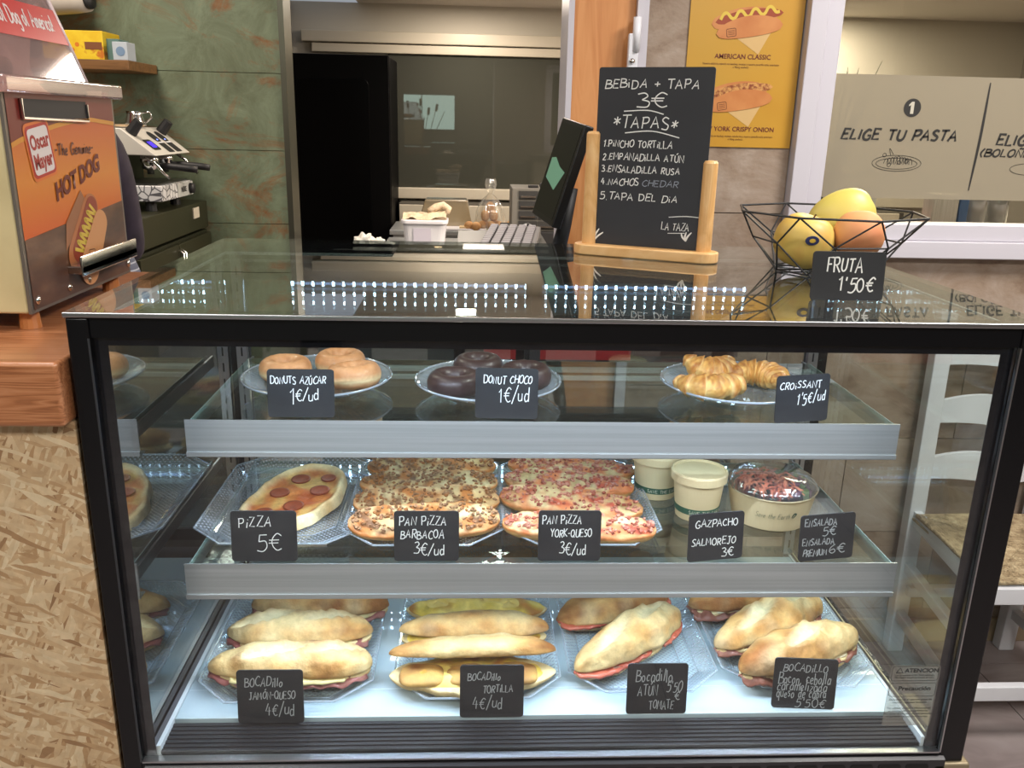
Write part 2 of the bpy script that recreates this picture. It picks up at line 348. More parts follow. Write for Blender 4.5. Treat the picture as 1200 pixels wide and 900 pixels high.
# ================================================================ lettering tools
G = {  # handwriting strokes: width, strokes ('~' = smoothed)
'A': (.62, ["0,0 .32,1 .6,0", ".1,.36 .54,.4"]), 'B': (.55, [".02,0 .05,1", "~.0,.95 .45,.9 .42,.6 .06,.52", "~.06,.52 .58,.42 .5,.06 -.03,0"]),
'C': (.55, ["~.55,.84 .32,.98 .04,.6 .08,.18 .34,0 .58,.12"]), 'D': (.6, [".04,0 .04,1", "~-.03,.98 .45,.92 .6,.5 .42,.08 0,0"]),
'E': (.5, [".5,.97 .03,1 0,0 .5,.02", ".02,.5 .4,.53"]), 'F': (.48, [".04,0 .02,1 .5,1", ".03,.52 .38,.54"]),
'G': (.6, ["~.54,.86 .3,1 .02,.55 .12,.08 .42,.0 .56,.2", ".56,.2 .56,.42 .32,.42"]), 'H': (.56, [".02,0 .02,1", ".54,0 .54,1", ".02,.5 .54,.52"]),
'I': (.16, [".06,0 .08,1"]), 'J': (.45, [".1,1 .48,1", "~.3,1 .3,.25 .18,0 0,.12"]), 'K': (.52, [".03,0 .03,1", ".5,1 .06,.48 .52,0"]),
'L': (.45, [".04,1 .02,0 .46,.03"]), 'M': (.7, ["0,0 .08,1 .34,.35 .6,1 .68,0"]), 'N': (.58, [".02,0 .03,1 .54,0 .55,1"]),
'O': (.55, ["~.3,1 .02,.7 .04,.2 .3,0 .54,.3 .5,.8 .3,1"]), 'P': (.5, [".04,0 .06,1", "~-.02,.95 .42,.98 .5,.68 .34,.48 .05,.46"]),
'Q': (.6, ["~.3,1 .02,.7 .04,.2 .3,0 .54,.3 .5,.8 .3,1", ".36,.22 .6,-.06"]), 'R': (.54, [".04,0 .05,1", "~-.02,.96 .42,.98 .48,.68 .3,.5 .05,.5", ".22,.5 .54,0"]),
'S': (.48, ["~.46,.88 .22,1 .04,.78 .2,.56 .44,.36 .34,.04 .0,.1"]), 'T': (.54, ["-.02,.97 .56,1", ".28,1 .27,0"]),
'U': (.54, ["~.02,1 .04,.25 .26,0 .5,.22 .52,1"]), 'V': (.56, [".0,1 .28,0 .56,1"]), 'W': (.74, ["0,1 .18,0 .38,.7 .56,0 .74,1"]),
'X': (.54, ["0,0 .54,1", "0,1 .54,0"]), 'Y': (.52, ["0,1 .26,.5", ".52,1 .26,.5 .2,0"]), 'Z': (.52, [".02,.97 .5,1 .02,.02 .52,0"]),
'0': (.5, ["~.26,1 .02,.7 .04,.2 .26,0 .48,.3 .46,.8 .26,1"]), '1': (.3, [".0,.74 .2,1 .17,0"]), '2': (.5, ["~.04,.8 .24,1 .44,.76 .2,.3 .0,0", "0,0 .5,.02"]),
'3': (.5, ["~.04,.92 .3,1 .42,.78 .2,.54", "~.2,.54 .48,.4 .4,.06 .0,.06"]), '4': (.52, [".3,1 .02,.36 .5,.38", ".38,.7 .34,0"]),
'5': (.48, [".46,1 .1,.98 .06,.58", "~.06,.58 .38,.62 .46,.28 .26,0 -.04,.05"]), '6': (.5, ["~.42,1 .1,.66 .02,.24 .24,0 .46,.2 .34,.46 .06,.32"]),
'u': (.42, ["~.02,.55 .04,.1 .2,0 .36,.14 .38,.55", ".38,.55 .38,0"]), 'd': (.42, ["~.36,.48 .14,.56 .02,.26 .14,0 .36,.14", ".38,1 .38,0"]),
'i': (.16, [".08,.56 .08,0", ".08,.8 .1,.86"]), 'l': (.16, [".08,1 .07,0"]), 'o': (.4, ["~.2,.56 .02,.36 .06,.08 .2,0 .37,.2 .34,.46 .2,.56"]),
'a': (.42, ["~.34,.48 .14,.56 .02,.26 .14,0 .34,.16", ".37,.55 .38,0"]), 'c': (.36, ["~.34,.46 .16,.56 .02,.3 .12,.02 .36,.08"]),
'e': (.38, ["~.04,.28 .34,.34 .28,.56 .06,.42 .06,.1 .22,0 .38,.1"]), 'b': (.4, [".04,1 .04,0", "~.04,.4 .22,.56 .38,.3 .24,0 .04,.06"]),
'n': (.4, [".04,.55 .04,0", "~.04,.4 .2,.56 .36,.42 .37,0"]), 'm': (.6, [".04,.55 .04,0", "~.04,.4 .18,.56 .3,.42 .3,0", "~.3,.4 .44,.56 .56,.42 .57,0"]),
'r': (.3, [".04,.55 .04,0", "~.04,.36 .16,.54 .3,.5"]), 's': (.32, ["~.3,.5 .12,.56 .06,.4 .28,.22 .2,0 .02,.04"]), 't': (.3, [".14,.85 .14,.02 .28,0", ".0,.56 .28,.56"]),
'z': (.34, [".02,.54 .32,.54 .02,.02 .34,0"]), 'q': (.42, ["~.36,.46 .14,.56 .02,.26 .14,0 .36,.16", ".38,.55 .38,-.35"]), 'h': (.4, [".04,1 .04,0", "~.04,.4 .2,.56 .36,.42 .37,0"]),
'v': (.36, [".0,.55 .18,0 .36,.55"]), 'p': (.4, [".04,.55 .04,-.35", "~.04,.4 .22,.56 .38,.3 .24,0 .04,.06"]), 'g': (.4, ["~.36,.46 .14,.56 .02,.26 .14,0 .36,.16", "~.38,.55 .38,-.2 .2,-.38 .02,-.28"]),
'y': (.38, [".02,.55 .2,.05", ".38,.55 .1,-.36"]), 'k': (.36, [".04,1 .04,0", ".32,.55 .06,.25 .36,0"]), 'w': (.5, ["0,.55 .12,0 .25,.45 .38,0 .5,.55"]), 'f': (.3, ["~.3,.95 .14,.9 .12,.0", "0,.55 .26,.55"]),
'€': (.58, ["~.58,.86 .36,1 .12,.66 .14,.26 .36,0 .58,.1", "-.04,.6 .46,.62", "-.06,.42 .42,.44"]), '/': (.4, ["0,-.15 .4,1.1"]), "'": (.14, [".08,1.0 .05,.74"]),
'+': (.5, [".0,.5 .5,.52", ".25,.78 .25,.24"]), '-': (.34, [".02,.48 .34,.5"]), '=': (.4, [".02,.36 .4,.38", ".02,.56 .4,.58"]), '*': (.44, [".22,.85 .22,.2", ".0,.7 .44,.34", ".0,.34 .44,.7"]), '.': (.14, [".05,.0 .08,.05"]), ',': (.14, [".08,.08 .02,-.14"]),
'(': (.24, ["~.22,1.05 .04,.6 .04,.3 .2,-.1"]), ')': (.24, ["~.04,1.05 .2,.6 .2,.3 .04,-.1"]), '!': (.16, [".08,1 .07,.3", ".07,.04 .08,.08"]), ' ': (.34, [])}
ACC = {'Ú': ('U', ".2,1.14 .4,1.34"), 'Ó': ('O', ".2,1.14 .42,1.34"), 'Í': ('I', ".02,1.12 .2,1.32"), 'Ñ': ('N', ".08,1.16 .24,1.26 .36,1.16 .5,1.26"), 'é': ('e', ".16,.72 .3,.9")}
def catmull(p, k=4):
    out = []
    for i in range(len(p) - 1):
        p0 = p[max(i - 1, 0)]; p1 = p[i]; p2 = p[i + 1]; p3 = p[min(i + 2, len(p) - 1)]
        for s in range(k):
            t = s / k
            out.append(tuple(.5 * (2 * p1[a] + (p2[a] - p0[a]) * t + (2 * p0[a] - 5 * p1[a] + 4 * p2[a] - p3[a]) * t * t + (3 * p1[a] - p0[a] - 3 * p2[a] + p3[a]) * t ** 3) for a in (0, 1)))
    out.append(p[-1]); return out
def write(mb, text, x, y, size, wd, T, slant=.0, jit=.05, rnd=None, fit=None, taper=False, track=.16, rise=0.0, asp=1.0):
    """writes text as flat strokes; T maps 2-D plane coords to 3-D; fit = wanted total width"""
    rnd = rnd or random.Random(hash(text) % 999 if False else sum(map(ord, text)))
    tot = sum((G[ACC[c][0]] if c in ACC else G[c])[0] + track for c in text)
    sx = size * asp if not fit else fit / tot
    cx = x
    for c in text:
        if c in ACC: wdt, st = G[ACC[c][0]]; st = st + [ACC[c][1]]
        else: wdt, st = G[c]
        dy = rnd.uniform(-jit, jit) * size; sc = 1 + rnd.uniform(-jit, jit); sl = slant + rnd.uniform(-jit, jit)
        for s in st:
            sm = s.startswith('~'); pts = [tuple(map(float, q.split(','))) for q in s.lstrip('~').split()]
            if sm: pts = catmull(pts)
            q = [((px + sl * py) * sx * sc + cx, py * size * sc + y + dy + rise * (cx - x)) for px, py in pts]
            m = len(q); vs = []
            for i, (a, b) in enumerate(q):
                i0, i1 = max(i - 1, 0), min(i + 1, m - 1); tx, ty = q[i1][0] - q[i0][0], q[i1][1] - q[i0][1]; l = math.hypot(tx, ty) or 1
                w2 = wd / 2 * (1.0 if not taper else (1.15 - .5 * abs(i / max(m - 1, 1) - .4)))
                vs += [T(a - ty / l * w2, b + tx / l * w2, 0), T(a + ty / l * w2, b - tx / l * w2, 0)]
            mb.add(vs, [(2 * i, 2 * i + 1, 2 * i + 3, 2 * i + 2) for i in range(m - 1)])
        cx += (wdt + track) * sx
    return cx
def stroke(mb, pts, wd, T, smooth=True, k=6, taper=True):
    q = catmull(pts, k) if smooth and len(pts) > 2 else pts; m = len(q); vs = []
    for i, (a, b) in enumerate(q):
        i0, i1 = max(i - 1, 0), min(i + 1, m - 1); tx, ty = q[i1][0] - q[i0][0], q[i1][1] - q[i0][1]; l = math.hypot(tx, ty) or 1
        w2 = wd / 2 * ((.35 + .65 * math.sin(PI * (i + .5) / m)) if taper else 1)
        vs += [T(a - ty / l * w2, b + tx / l * w2, 0), T(a + ty / l * w2, b - tx / l * w2, 0)]
    mb.add(vs, [(2 * i, 2 * i + 1, 2 * i + 3, 2 * i + 2) for i in range(m - 1)])
def printed(name, text, size, T, mat, parent, bold=0.0, sx=1.0, align='CENTER', shear=0.0):
    cu = bpy.data.curves.new(name, 'FONT'); cu.body = text; cu.size = size; cu.align_x = align; cu.offset = bold; cu.shear = shear; cu.resolution_u = 3
    o = bpy.data.objects.new(name, cu); C.objects.link(o); dg = bpy.context.evaluated_depsgraph_get(); me = bpy.data.meshes.new_from_object(o.evaluated_get(dg))
    bpy.data.objects.remove(o)
    for v in me.vertices: v.co = Vector(T(v.co.x * sx, v.co.y, 0))
    me.materials.clear(); me.materials.append(mat); o = bpy.data.objects.new(name, me); C.objects.link(o)
    if parent: o.parent = parent
    return o
def flat(mb, pts, T, lay=0, col=None):      # a flat printed shape
    mb.add([T(p[0], p[1], lay) for p in pts], [tuple(range(len(pts)))], col)
def ell(cx, cy_, a, b, rot=0, n=28):
    return [(cx + a * math.cos(t) * math.cos(rot) - b * math.sin(t) * math.sin(rot), cy_ + a * math.cos(t) * math.sin(rot) + b * math.sin(t) * math.cos(rot)) for t in [2 * PI * i / n for i in range(n)]]

INK = P('print_ink', (44, 42, 40), .6)
# ---- frosted film with lettering on the window
fm = MB().box(1.346, 2.612, D + .004, D + .0078, 1.268, 1.558).build('frosted_film', thin_glass('frosted_film', (222, 218, 205), 1.2, .66, (172, 162, 142), .15), wn)
def TW(a, b, l): return (a, D + .0034 - l * .0002, b)
mb = MB()
write(mb, 'ELIGE TU PASTA', 1.383, 1.408, .024, .0060, TW, slant=.16, jit=.04, fit=.292, taper=True)
write(mb, 'ELIGE TU SALSA', 1.775, 1.402, .024, .0060, TW, slant=.16, jit=.04, fit=.292, taper=True)
write(mb, '(BOLOÑESA O PESTO)', 1.737, 1.374, .018, .0042, TW, slant=.16, jit=.04, fit=.33, taper=True)
stroke(mb, [(1.733, 1.546), (1.731, 1.42), (1.724, 1.291)], .0068, TW)
mb.build('lettering', INK, fm)
mb = MB(); flat(mb, ell(1.549, 1.484, .0215, .0215), TW); mb.build('number_disc', INK, fm)
mb = MB(); flat(mb, [(1.5445, 1.470), (1.5525, 1.470), (1.5525, 1.498), (1.546, 1.498), (1.5395, 1.491), (1.5395, 1.4875), (1.5445, 1.490)], TW, 4); mb.build('number', P('film_pale', (190, 184, 168), .7), fm)
mb = MB(); LN = .0013
for (a, b, c, d) in ((1.53, 1.353, .062, .019), (1.53, 1.352, .052, .013)): stroke(mb, ell(a, b, c, d) + [ell(a, b, c, d)[0]], LN, TW, taper=False, k=2)
for i in range(9):
    a = 1.497 + i * .0075; stroke(mb, [(a, 1.352), (a + .004, 1.369 - abs(i - 4) * .0015), (a + .010, 1.367 - abs(i - 4) * .0015), (a + .012, 1.350)], LN, TW, taper=False)
for (a, b) in ((1.497, 1.372), (1.536, 1.355), (1.553, 1.358), (1.511, 1.349)): stroke(mb, ell(a, b, .0045, .0045, n=10) + [ell(a, b, .0045, .0045, n=10)[0]], LN, TW, taper=False, k=1)
stroke(mb, [(1.512, 1.372), (1.508, 1.388), (1.519, 1.374)], LN, TW, taper=False)
stroke(mb, [(1.87 + .05 * math.cos(t), 1.345 + .014 * math.sin(t)) for t in [i * .5 for i in range(14)]], LN, TW, taper=False, k=2)
mb.build('pasta_drawing', INK, fm)

# ---- yellow poster
def poster_mat():
    m, nt, b = mat_base('poster_yellow'); v = coord(nt); n = N(nt, 'ShaderNodeTexNoise', i_Scale=2.5, i_Detail=3); nt.links.new(v, n.inputs['Vector'])
    nt.links.new(ramp(nt, n.outputs['Fac'], ((.3, (184, 130, 40)), (.5, (194, 146, 52)), (.7, (190, 150, 60)))), b.inputs['Base Color']); b.inputs['Roughness'].default_value = .35; return m
po = thing('poster', 'yellow hot dog menu poster hanging between chalkboard and white window frame', 'poster', (0, D - .0005, 0))
def quadgrid(a, b, c, d): return [a, b, c, d]
MB().box(.985, 1.2545, -.003, 0, 1.383, 1.98).build('sheet', poster_mat(), po)
BUN = noisy('print_bun', ((.3, (186, 112, 58)), (.7, (206, 140, 82))), 14, 3, .4); SAUS = P('print_sausage', (150, 66, 34), .4); MUST = P('print_mustard', (214, 184, 70), .4)
NAPK = P('print_napkin', (206, 170, 112), .5); MAROON = P('print_maroon', (104, 34, 24), .5); DKB = P('print_dark_brown', (92, 50, 24), .5); CRUM = noisy('print_onion', ((.35, (130, 60, 26)), (.6, (206, 150, 84))), 150, 3, .5)
def TP(a, b, l=0): return (a, -.0034 - l * .0003, b)
def hotdog_print(par, T, cx, cz, sc, rot, kind, steep=1):
    ca, sa = math.cos(rot), math.sin(rot)
    def L(pts): return [(cx + sc * (x * ca - y * sa), cz + sc * (x * sa + y * ca)) for x, y in pts]
    def cap(x0, x1, y0, r, bend, n=24):
        top = [(x0 + (x1 - x0) * i / n, y0 + r * abs(math.sin(PI * max(.0, min(1, i / n)))) ** .42 + bend * math.sin(PI * i / n)) for i in range(n + 1)]
        bot = [(x0 + (x1 - x0) * i / n, y0 - r * abs(math.sin(PI * i / n)) ** .42 + bend * math.sin(PI * i / n)) for i in range(n, -1, -1)]
        return bot + top
    m1 = MB(); flat(m1, L([(-.30, -.05), (.12, -.42), (.42, -.02), (.1, .2)]), T, 0); m1.build('napkin_print', NAPK, par)
    m1 = MB(); flat(m1, L(cap(-.56, .46, .10, .15, .02)), T, 1); m1.build('bun_print', BUN, par)
    m1 = MB(); flat(m1, L(cap(-.50, .54, .12, .085, .03)), T, 2); m1.build('sausage_print', SAUS if kind == 0 else CRUM, par)
    if kind == 0:
        m1 = MB(); q = [(-.42 + .9 * i / 16, .165 + (.055 if i % 4 in (1, 2) else -.02)) for i in range(17)]; stroke(m1, L(q), .045 * sc, lambda a, b, l: T(a, b, 3), taper=False, k=4); m1.build('mustard_print', MUST, par)
    m1 = MB(); flat(m1, L(cap(-.50, .52, -.045, .150, .04)), T, 4); m1.build('bun_print', BUN, par)
    m1 = MB(); e = L(rrect(-.34, -.2, -.11, .0, .015, 2)); stroke(m1, e + [e[0]], .008 * sc, lambda a, b, l: T(a, b, 5), taper=False, smooth=False)
    for k in range(3): stroke(m1, L([(-.32, -.03 - .025 * k), (-.22, -.03 - .025 * k)]), .007 * sc, lambda a, b, l: T(a, b, 5), taper=False, smooth=False)
    m1.build('toast_mark_print', DKB, par)
hotdog_print(po, TP, 1.125, 1.656, .155, .16, 0); hotdog_print(po, TP, 1.118, 1.492, .155, .16, 1)
printed('lettering', 'AMERICAN CLASSIC', .0150, lambda a, b, l: TP(a + 1.118, b + 1.584, 1), MAROON, po, .0002)
printed('lettering', 'Nuestra salchicha especial con ketchup, mostaza y nuestro panecillo estilo americano\no Viking sandwich', .0068, lambda a, b, l: TP(a + 1.115, b + 1.570, 1), DKB, po, 0, .78)
printed('lettering', 'NEW YORK CRISPY ONION', .0150, lambda a, b, l: TP(a + 1.118, b + 1.420, 1), MAROON, po, .0002)
printed('lettering', 'Salchicha especial con ketchup, mostaza, cebolla frita y nuestro panecillo estilo americano\no Viking sandwich', .0068, lambda a, b, l: TP(a + 1.118, b + 1.406, 1), DKB, po, 0, .74)

# ================================================================ KITCHEN BEHIND
kb = struct('wall_kitchen_back', MB().box(-2.6, 4.2, 5.0, 5.1, 0, 2.15), P('kitchen_wall', (196, 190, 176), .7))
struct('wall_kitchen_side', MB().box(-.75, -.69, 2.73, 5.0, 0, 2.15), DULL)
GREYG = P('dark_glass_panel', (66, 67, 60), .015)
pn = thing('window_2', None, None); pn['kind'] = 'structure'
MB().box(-.07, 1.10, 4.965, 4.985, 1.0, 1.842).build('dark_pane', GREYG, pn)
MB().box(-.56, 1.3, 4.94, 5.0, 1.845, 1.90).build('frame', CREAM, pn, bevel=.006)
MB().box(-.62, 1.3, 4.92, 5.0, 1.905, 1.975).build('frame', CREAM, pn, bevel=.006)
MB().box(1.10, 1.12, 4.94, 5.0, 1.0, 1.845).build('frame', CREAM, pn, bevel=.003)
MB().box(-.08, 4.1, 4.93, 5.0, .925, .998).build('sill', CREAM, pn, bevel=.006)
cb = thing('kitchen_cabinet', 'cream kitchen cabinets below the dark glass panel on the far wall', 'cabinet', (0, 4.7, 0))
MB().box(.005, 3.4, .03, .29, 0, .91).build('carcass', P('carcass_dark', (70, 66, 58), .7), cb)
for i in range(8): MB().box(.007 + i * .42, .007 + i * .42 + .414, .005, .03, .08, .905).build('door', CREAM, cb, bevel=.004)
# black tall fridge
fr = thing('tall_fridge', 'tall black fridge with recessed door panel beside the green wall', 'fridge', (-.325, 4.4, 0))
MB().box(-.31, .31, .02, .58, .05, 1.797).build('cabinet_body', P('fridge_black', (3, 3, 4), .5, spec=.08), fr, bevel=.008)
def Tf(a, b, l): return (a, -.0, b)
MB().prism(rrect(-.305, .305, .06, 1.79, .01), 0, .02, lambda a, b, l: (a, l, b)).build('door', P('fridge_door', (4, 4, 5), .5, spec=.08), fr)
MB().prism(rrect(-.235, .19, .16, 1.66, .04), -.006, .0, lambda a, b, l: (a, l, b)).build('door_panel', P('fridge_panel', (1, 1, 2), .4, spec=.08), fr, bevel=.003)
MB().box(-.3, .3, .03, .57, 0, .05).build('plinth', BLACKM, fr)
# stainless work table, tray under cover, bag of rolls
wt = thing('work_table', 'stainless steel work table in front of the far cabinets', 'table', (.55, 4.2, 0))
MB().box(-.55, .65, -.12, .34, .785, .815).build('tabletop', STEEL, wt, bevel=.004)
MB().box(-.53, .63, -.10, .32, .70, .785).build('apron', STEEL, wt)
for x in (-.5, .6):
    for y in (-.08, .3): MB().box(x - .02, x + .02, y - .02, y + .02, 0, .70).build('leg', STEEL, wt)
MB().box(-.5, .6, -.08, .3, .2, .22).build('lower_shelf', STEEL, wt)
bc = thing('bread_bin', 'clear lidded plastic box on the far steel table', 'box', (.32, 4.33, .815))
MB().prism([(-.17, .0), (.17, 0), (.135, .165), (-.12, .165)], -.09, .09, lambda a, b, l: (a, l, b)).build('cover', thin_glass('cover_plastic', (225, 215, 195), 1.5, .55, (178, 164, 136), .2), bc, bevel=.01)
MB().box(-.18, .18, -.1, .1, 0, .008).build('base', WHITEP, bc)
tb = thing('chopping_board', 'white board lying on the steel table before the clear box', 'board', (.33, 4.15, .815))
MB().box(-.02, .24, -.07, .07, 0, .012).build('slab', WHITEP, tb, bevel=.003)
MB().box(.08, .2, -.05, .02, .0125, .022).build('cloth', P('cloth_beige', (206, 180, 140), .9), tb)
ROLL = noisy('roll_crust', ((.3, (164, 112, 62)), (.7, (206, 164, 112))), 30, 4, .6)
bg = thing('roll_bag', 'tied clear plastic bag full of bread rolls on the far table', 'bag', (.592, 4.16, .815))
def bagfn(u, v):
    prof = [(0.0001, 0), (.07, .004), (.088, .05), (.080, .11), (.058, .16), (.03, .195), (.010, .212), (.024, .235), (.034, .27), (.026, .30)]
    x = u * (len(prof) - 1); i = min(int(x), len(prof) - 2); t = x - i; r = prof[i][0] * (1 - t) + prof[i + 1][0] * t; z = prof[i][1] * (1 - t) + prof[i + 1][1] * t
    r *= 1 + .10 * math.sin(v * 2 * PI * 7 + u * 9) ; return (r * math.cos(v * 2 * PI), r * .8 * math.sin(v * 2 * PI), z)
MB().grid(bagfn, 28, 40, cv=True).build('film', BAGG, bg, smooth=True)
k = 0
for (x, y, z, a) in ((-.045, -.02, .03, .2), (.005, -.035, .03, -.2), (.05, -.02, .03, .1), (-.03, .02, .03, .5), (.03, .03, .03, 0), (-.03, -.01, .085, 1.4), (.02, -.015, .085, 1.5), (.0, .01, .13, 1.5)):
    m1 = MB().grid(lambda u, v: (x + .027 * math.sin(PI * u) * math.cos(2 * PI * v), y + .022 * math.sin(PI * u) * math.sin(2 * PI * v), z - .027 * math.cos(PI * u) * (1 if a < 1 else 1.3)), 10, 14, cv=True)
    tag(m1.build('bread_roll', ROLL, None, smooth=True), 'small bread roll inside the tied clear bag', 'bread roll', 'rolls in the tied bag').location = (.592, 4.16, .815)
for (x, y) in ((-.125, -.045), (-.085, -.07), (.12, -.05), (.125, .03)):
    m1 = MB().grid(lambda u, v: (x + .03 * math.sin(PI * u) * math.cos(2 * PI * v), y + .025 * math.sin(PI * u) * math.sin(2 * PI * v), .0272 - .027 * math.cos(PI * u)), 10, 14, cv=True)
    tag(m1.build('bread_roll', ROLL, None, smooth=True), 'loose bread roll on the steel table beside the tied bag', 'bread roll', 'loose rolls beside the bag').location = (.592, 4.16, .815)
# white tub with towel
pd = thing('side_table', 'low steel side table carrying the white tub', 'table', (.27, 3.05, 0))
MB().box(-.2, .25, -.2, .25, .84, .872).build('tabletop', STEEL, pd, bevel=.003)
for x in (-.17, .22):
    for y in (-.17, .22): MB().box(x - .015, x + .015, y - .015, y + .015, 0, .84).build('leg', STEEL, pd)
tu = thing('plastic_tub', 'white rectangular tub with a printed label on the side table', 'tub', (.265, 3.03, .872))
def tubfn(u, v):
    s = .078 + .012 * u; q = rrect(-s - .012, s + .012, -s * .8, s * .8, .03, 5); p = q[int(round(v * len(q))) % len(q)]; return (p[0], p[1], .004 + u * .112)
MB().grid(tubfn, 4, 24, cv=True).prism(rrect(-.09, .09, -.062, .062, .03, 5), 0, .004).build('tub_wall', WHITEP, tu, smooth=False)
MB().prism(rrect(-.108, .108, -.08, .08, .03, 5), .105, .122).build('rim', WHITEP, tu, bevel=.003)
MB().box(-.05, .03, -.0725, -.070, .02, .085).build('paper_label', P('paper_label', (196, 192, 206), .7), tu)
def towfn(u, v):
    return (-.1 + .2 * u, -.05 + .1 * v + .01 * math.sin(u * 9), .122 + .028 + .016 * nz((u * 3, v * 3, 1), 1.5) - .026 * abs(2 * v - 1) ** 3 + .02 * max(0, u - .55))
mt = MB().grid(towfn, 22, 12).grid(lambda u, v: (-.1 + .2 * u, -.05 + .1 * v + .01 * math.sin(u * 9), .1235), 22, 12)
mt.tube([(.02, -.02, .16), (.05, .0, .175), (.085, .0, .185), (.11, -.01, .17), (.105, -.03, .15)], [.014, .018, .018, .016, .01], 10)
put('folded_towel', mt, noisy('towel_cotton', ((.3, (200, 176, 144)), (.7, (226, 206, 178))), 60, 4, .95, bump=.4), 'beige cotton towel folded on top of the white tub', 'towel', (.265, 3.03, .872), smooth=True)
# crumpled napkins just behind the case
NAPM = P('napkin_paper', (232, 226, 214), .9)
for i, (x, y, s) in enumerate(((.195, 1.30, .022), (.232, 1.31, .016), (.262, 1.30, .012))):
    def cr(u, v, x=x, y=y, s=s):
        p = (math.sin(PI * u) * math.cos(2 * PI * v), math.sin(PI * u) * math.sin(2 * PI * v), -math.cos(PI * u)); f = s * (1 + .55 * nz(p, 2.2, i * 3)); return (x + p[0] * f * 1.2, y + p[1] * f, 1.0955 + max(0.0, s * .8 + p[2] * f))
    tag(MB().grid(cr, 16, 24, cv=True).build('paper_napkin', NAPM, None), ['largest crumpled white napkin behind the display case', 'middle-sized crumpled white napkin behind the display case', 'smallest crumpled white napkin behind the display case'][i], 'napkin')
# grey drawer tower and its stand
ds = thing('stand_cabinet', 'dark low cabinet under the grey drawer tower', 'cabinet', (.79, 3.5, 0))
MB().box(-.15, .2, -.12, .3, 0, .90).build('carcass', BLACKM, ds, bevel=.004)
dr = thing('drawer_tower', 'grey desktop drawer tower with chrome label holders behind the keyboard', 'drawers', (.79, 3.5, .90))
GP = P('grey_tower', (108, 106, 100), .5)
MB().box(-.105, .14, -.09, .2, 0, .215).build('case', GP, dr, bevel=.004)
for i in range(4):
    z = .012 + i * .05
    for xx in (-.07, .03):
        MB().box(xx, xx + .095, -.097, -.09, z, z + .04).build('drawer', P('drawer_dark', (52, 52, 52), .4), dr)
        MB().box(xx + .01, xx + .085, -.106, -.097, z + .008, z + .016).build('handle', CHROME, dr)
put('black_tape_dispenser', MB().box(-.03, .02, -.02, .02, 0, .012).lathe([(.014, -.008), (.014, .008)], (.04, 0, .012), 14, axis='y'), BLACKM, 'small black dispenser on top of the grey drawer tower', 'dispenser', (.80, 3.46, 1.116), bevel=.002)
# smoke detector / white pipe unit, top left
ac = thing('air_duct', 'white ventilation pipe elbow high above the yellow box', 'pipe', (-.95, 2.36, 1.80))
MB().tube([(-.35, .05, .05), (-.12, 0, .02), (-.05, 0, .0), (.02, -.01, .0), (.07, -.03, .005)], [.045, .045, .04, .034, .034], 18).build('pipe', P('pipe_ivory', (176, 168, 158), .5), ac, smooth=True)
MB().tube([(.072, -.03, .005), (.085, -.034, .006)], .026, 18).build('opening', BLACKM, ac, smooth=True)
MB().box(-.4, .0, -.03, .24, .05, .09).build('bracket', P('pipe_ivory2', (160, 152, 140), .5), ac, bevel=.006)
# wall shelf with boxes
sh = thing('wall_shelf', 'brown wooden shelf on the green wall above the coffee machine', 'shelf', (0, 0, 0))
MB().box(-1.6, -.748, 2.30, 2.592, 1.578, 1.612).build('board', SHW, sh, bevel=.003)
MB().box(-1.25, -1.22, 2.34, 2.59, 1.50, 1.577).build('bracket', BLACKM, sh)
YEL = noisy('yellow_carton', ((.35, (216, 176, 26)), (.6, (226, 196, 44)), (.66, (190, 110, 30))), 18, 4, .5)
yb = thing('yellow_carton', 'yellow cardboard box with snack pictures on the wooden shelf', 'box', (-.93, 2.40, 1.6125))
MB().box(-.13, .085, -.06, .1, 0, .098).build('carton', YEL, yb, bevel=.003)
MB().box(.02, .08, -.0612, -.0602, .035, .06).build('brand_patch', P('brown_patch', (120, 72, 40), .6), yb)
for i in range(7): MB().lathe([(.0001, 0), (.008, .0), (.008, .0008)], (-.115 + i * .018, -.0605, .05 + .02 * math.sin(i * 2.1)), 10, axis='y').build('snack_picture', P('snack%d' % i, (150 + 9 * i, 80 + 6 * i, 30), .6), yb)
put('teal_box', MB().box(-.025, .02, -.05, .05, 0, .075), P('teal_carton', (86, 118, 112), .6), 'narrow teal box between the yellow carton and the white box', 'box', (-.822, 2.42, 1.6125), bevel=.002)
wb = thing('white_box', 'small white box with a blue disc at the shelf end', 'box', (-.785, 2.36, 1.6125))
MB().box(-.022, .03, -.04, .04, 0, .062).build('carton', P('white_carton', (176, 186, 196), .6), wb, bevel=.002)
MB().lathe([(.0001, 0), (.016, 0), (.016, .001)], (.006, -.0412, .03), 20, axis='y').build('disc_print', P('blue_print', (112, 138, 168), .6), wb)

# ---- coffee bar: counter, machine, cups, jug
OLV = P('olive_steel', (62, 62, 44), .35, .6); OLVD = P('olive_steel_dark', (48, 50, 36), .4, .5)
cc = thing('bar_cabinet', 'dark grey-green steel bar cabinet under the coffee machine', 'cabinet', (0, 0, 0))
MB().box(-1.5, -.605, 1.80, 2.585, .05, .985).build('carcass', OLVD, cc)
MB().box(-1.5, -.598, 1.795, 2.59, .995, 1.10).build('drawer_front', OLV, cc, bevel=.004)
for (a, b) in ((1.80, 2.185), (2.19, 2.58)):
    d = MB().box(-.605, -.588, a, b, .08, .975).build('door', OLV, cc, bevel=.003)
    MB().tube([(-.586, 2.172, .955), (-.572, 2.172, .945), (-.572, 2.172, .62), (-.586, 2.172, .61)] if a < 2 else [(-.586, 2.20, .955), (-.572, 2.20, .945), (-.572, 2.20, .62), (-.586, 2.20, .61)], .005, 8).build('handle', CHROME, d, smooth=True)
MB().box(-.598, -.594, 2.40, 2.47, 1.045, 1.085).build('outlet', CREAM, cc)
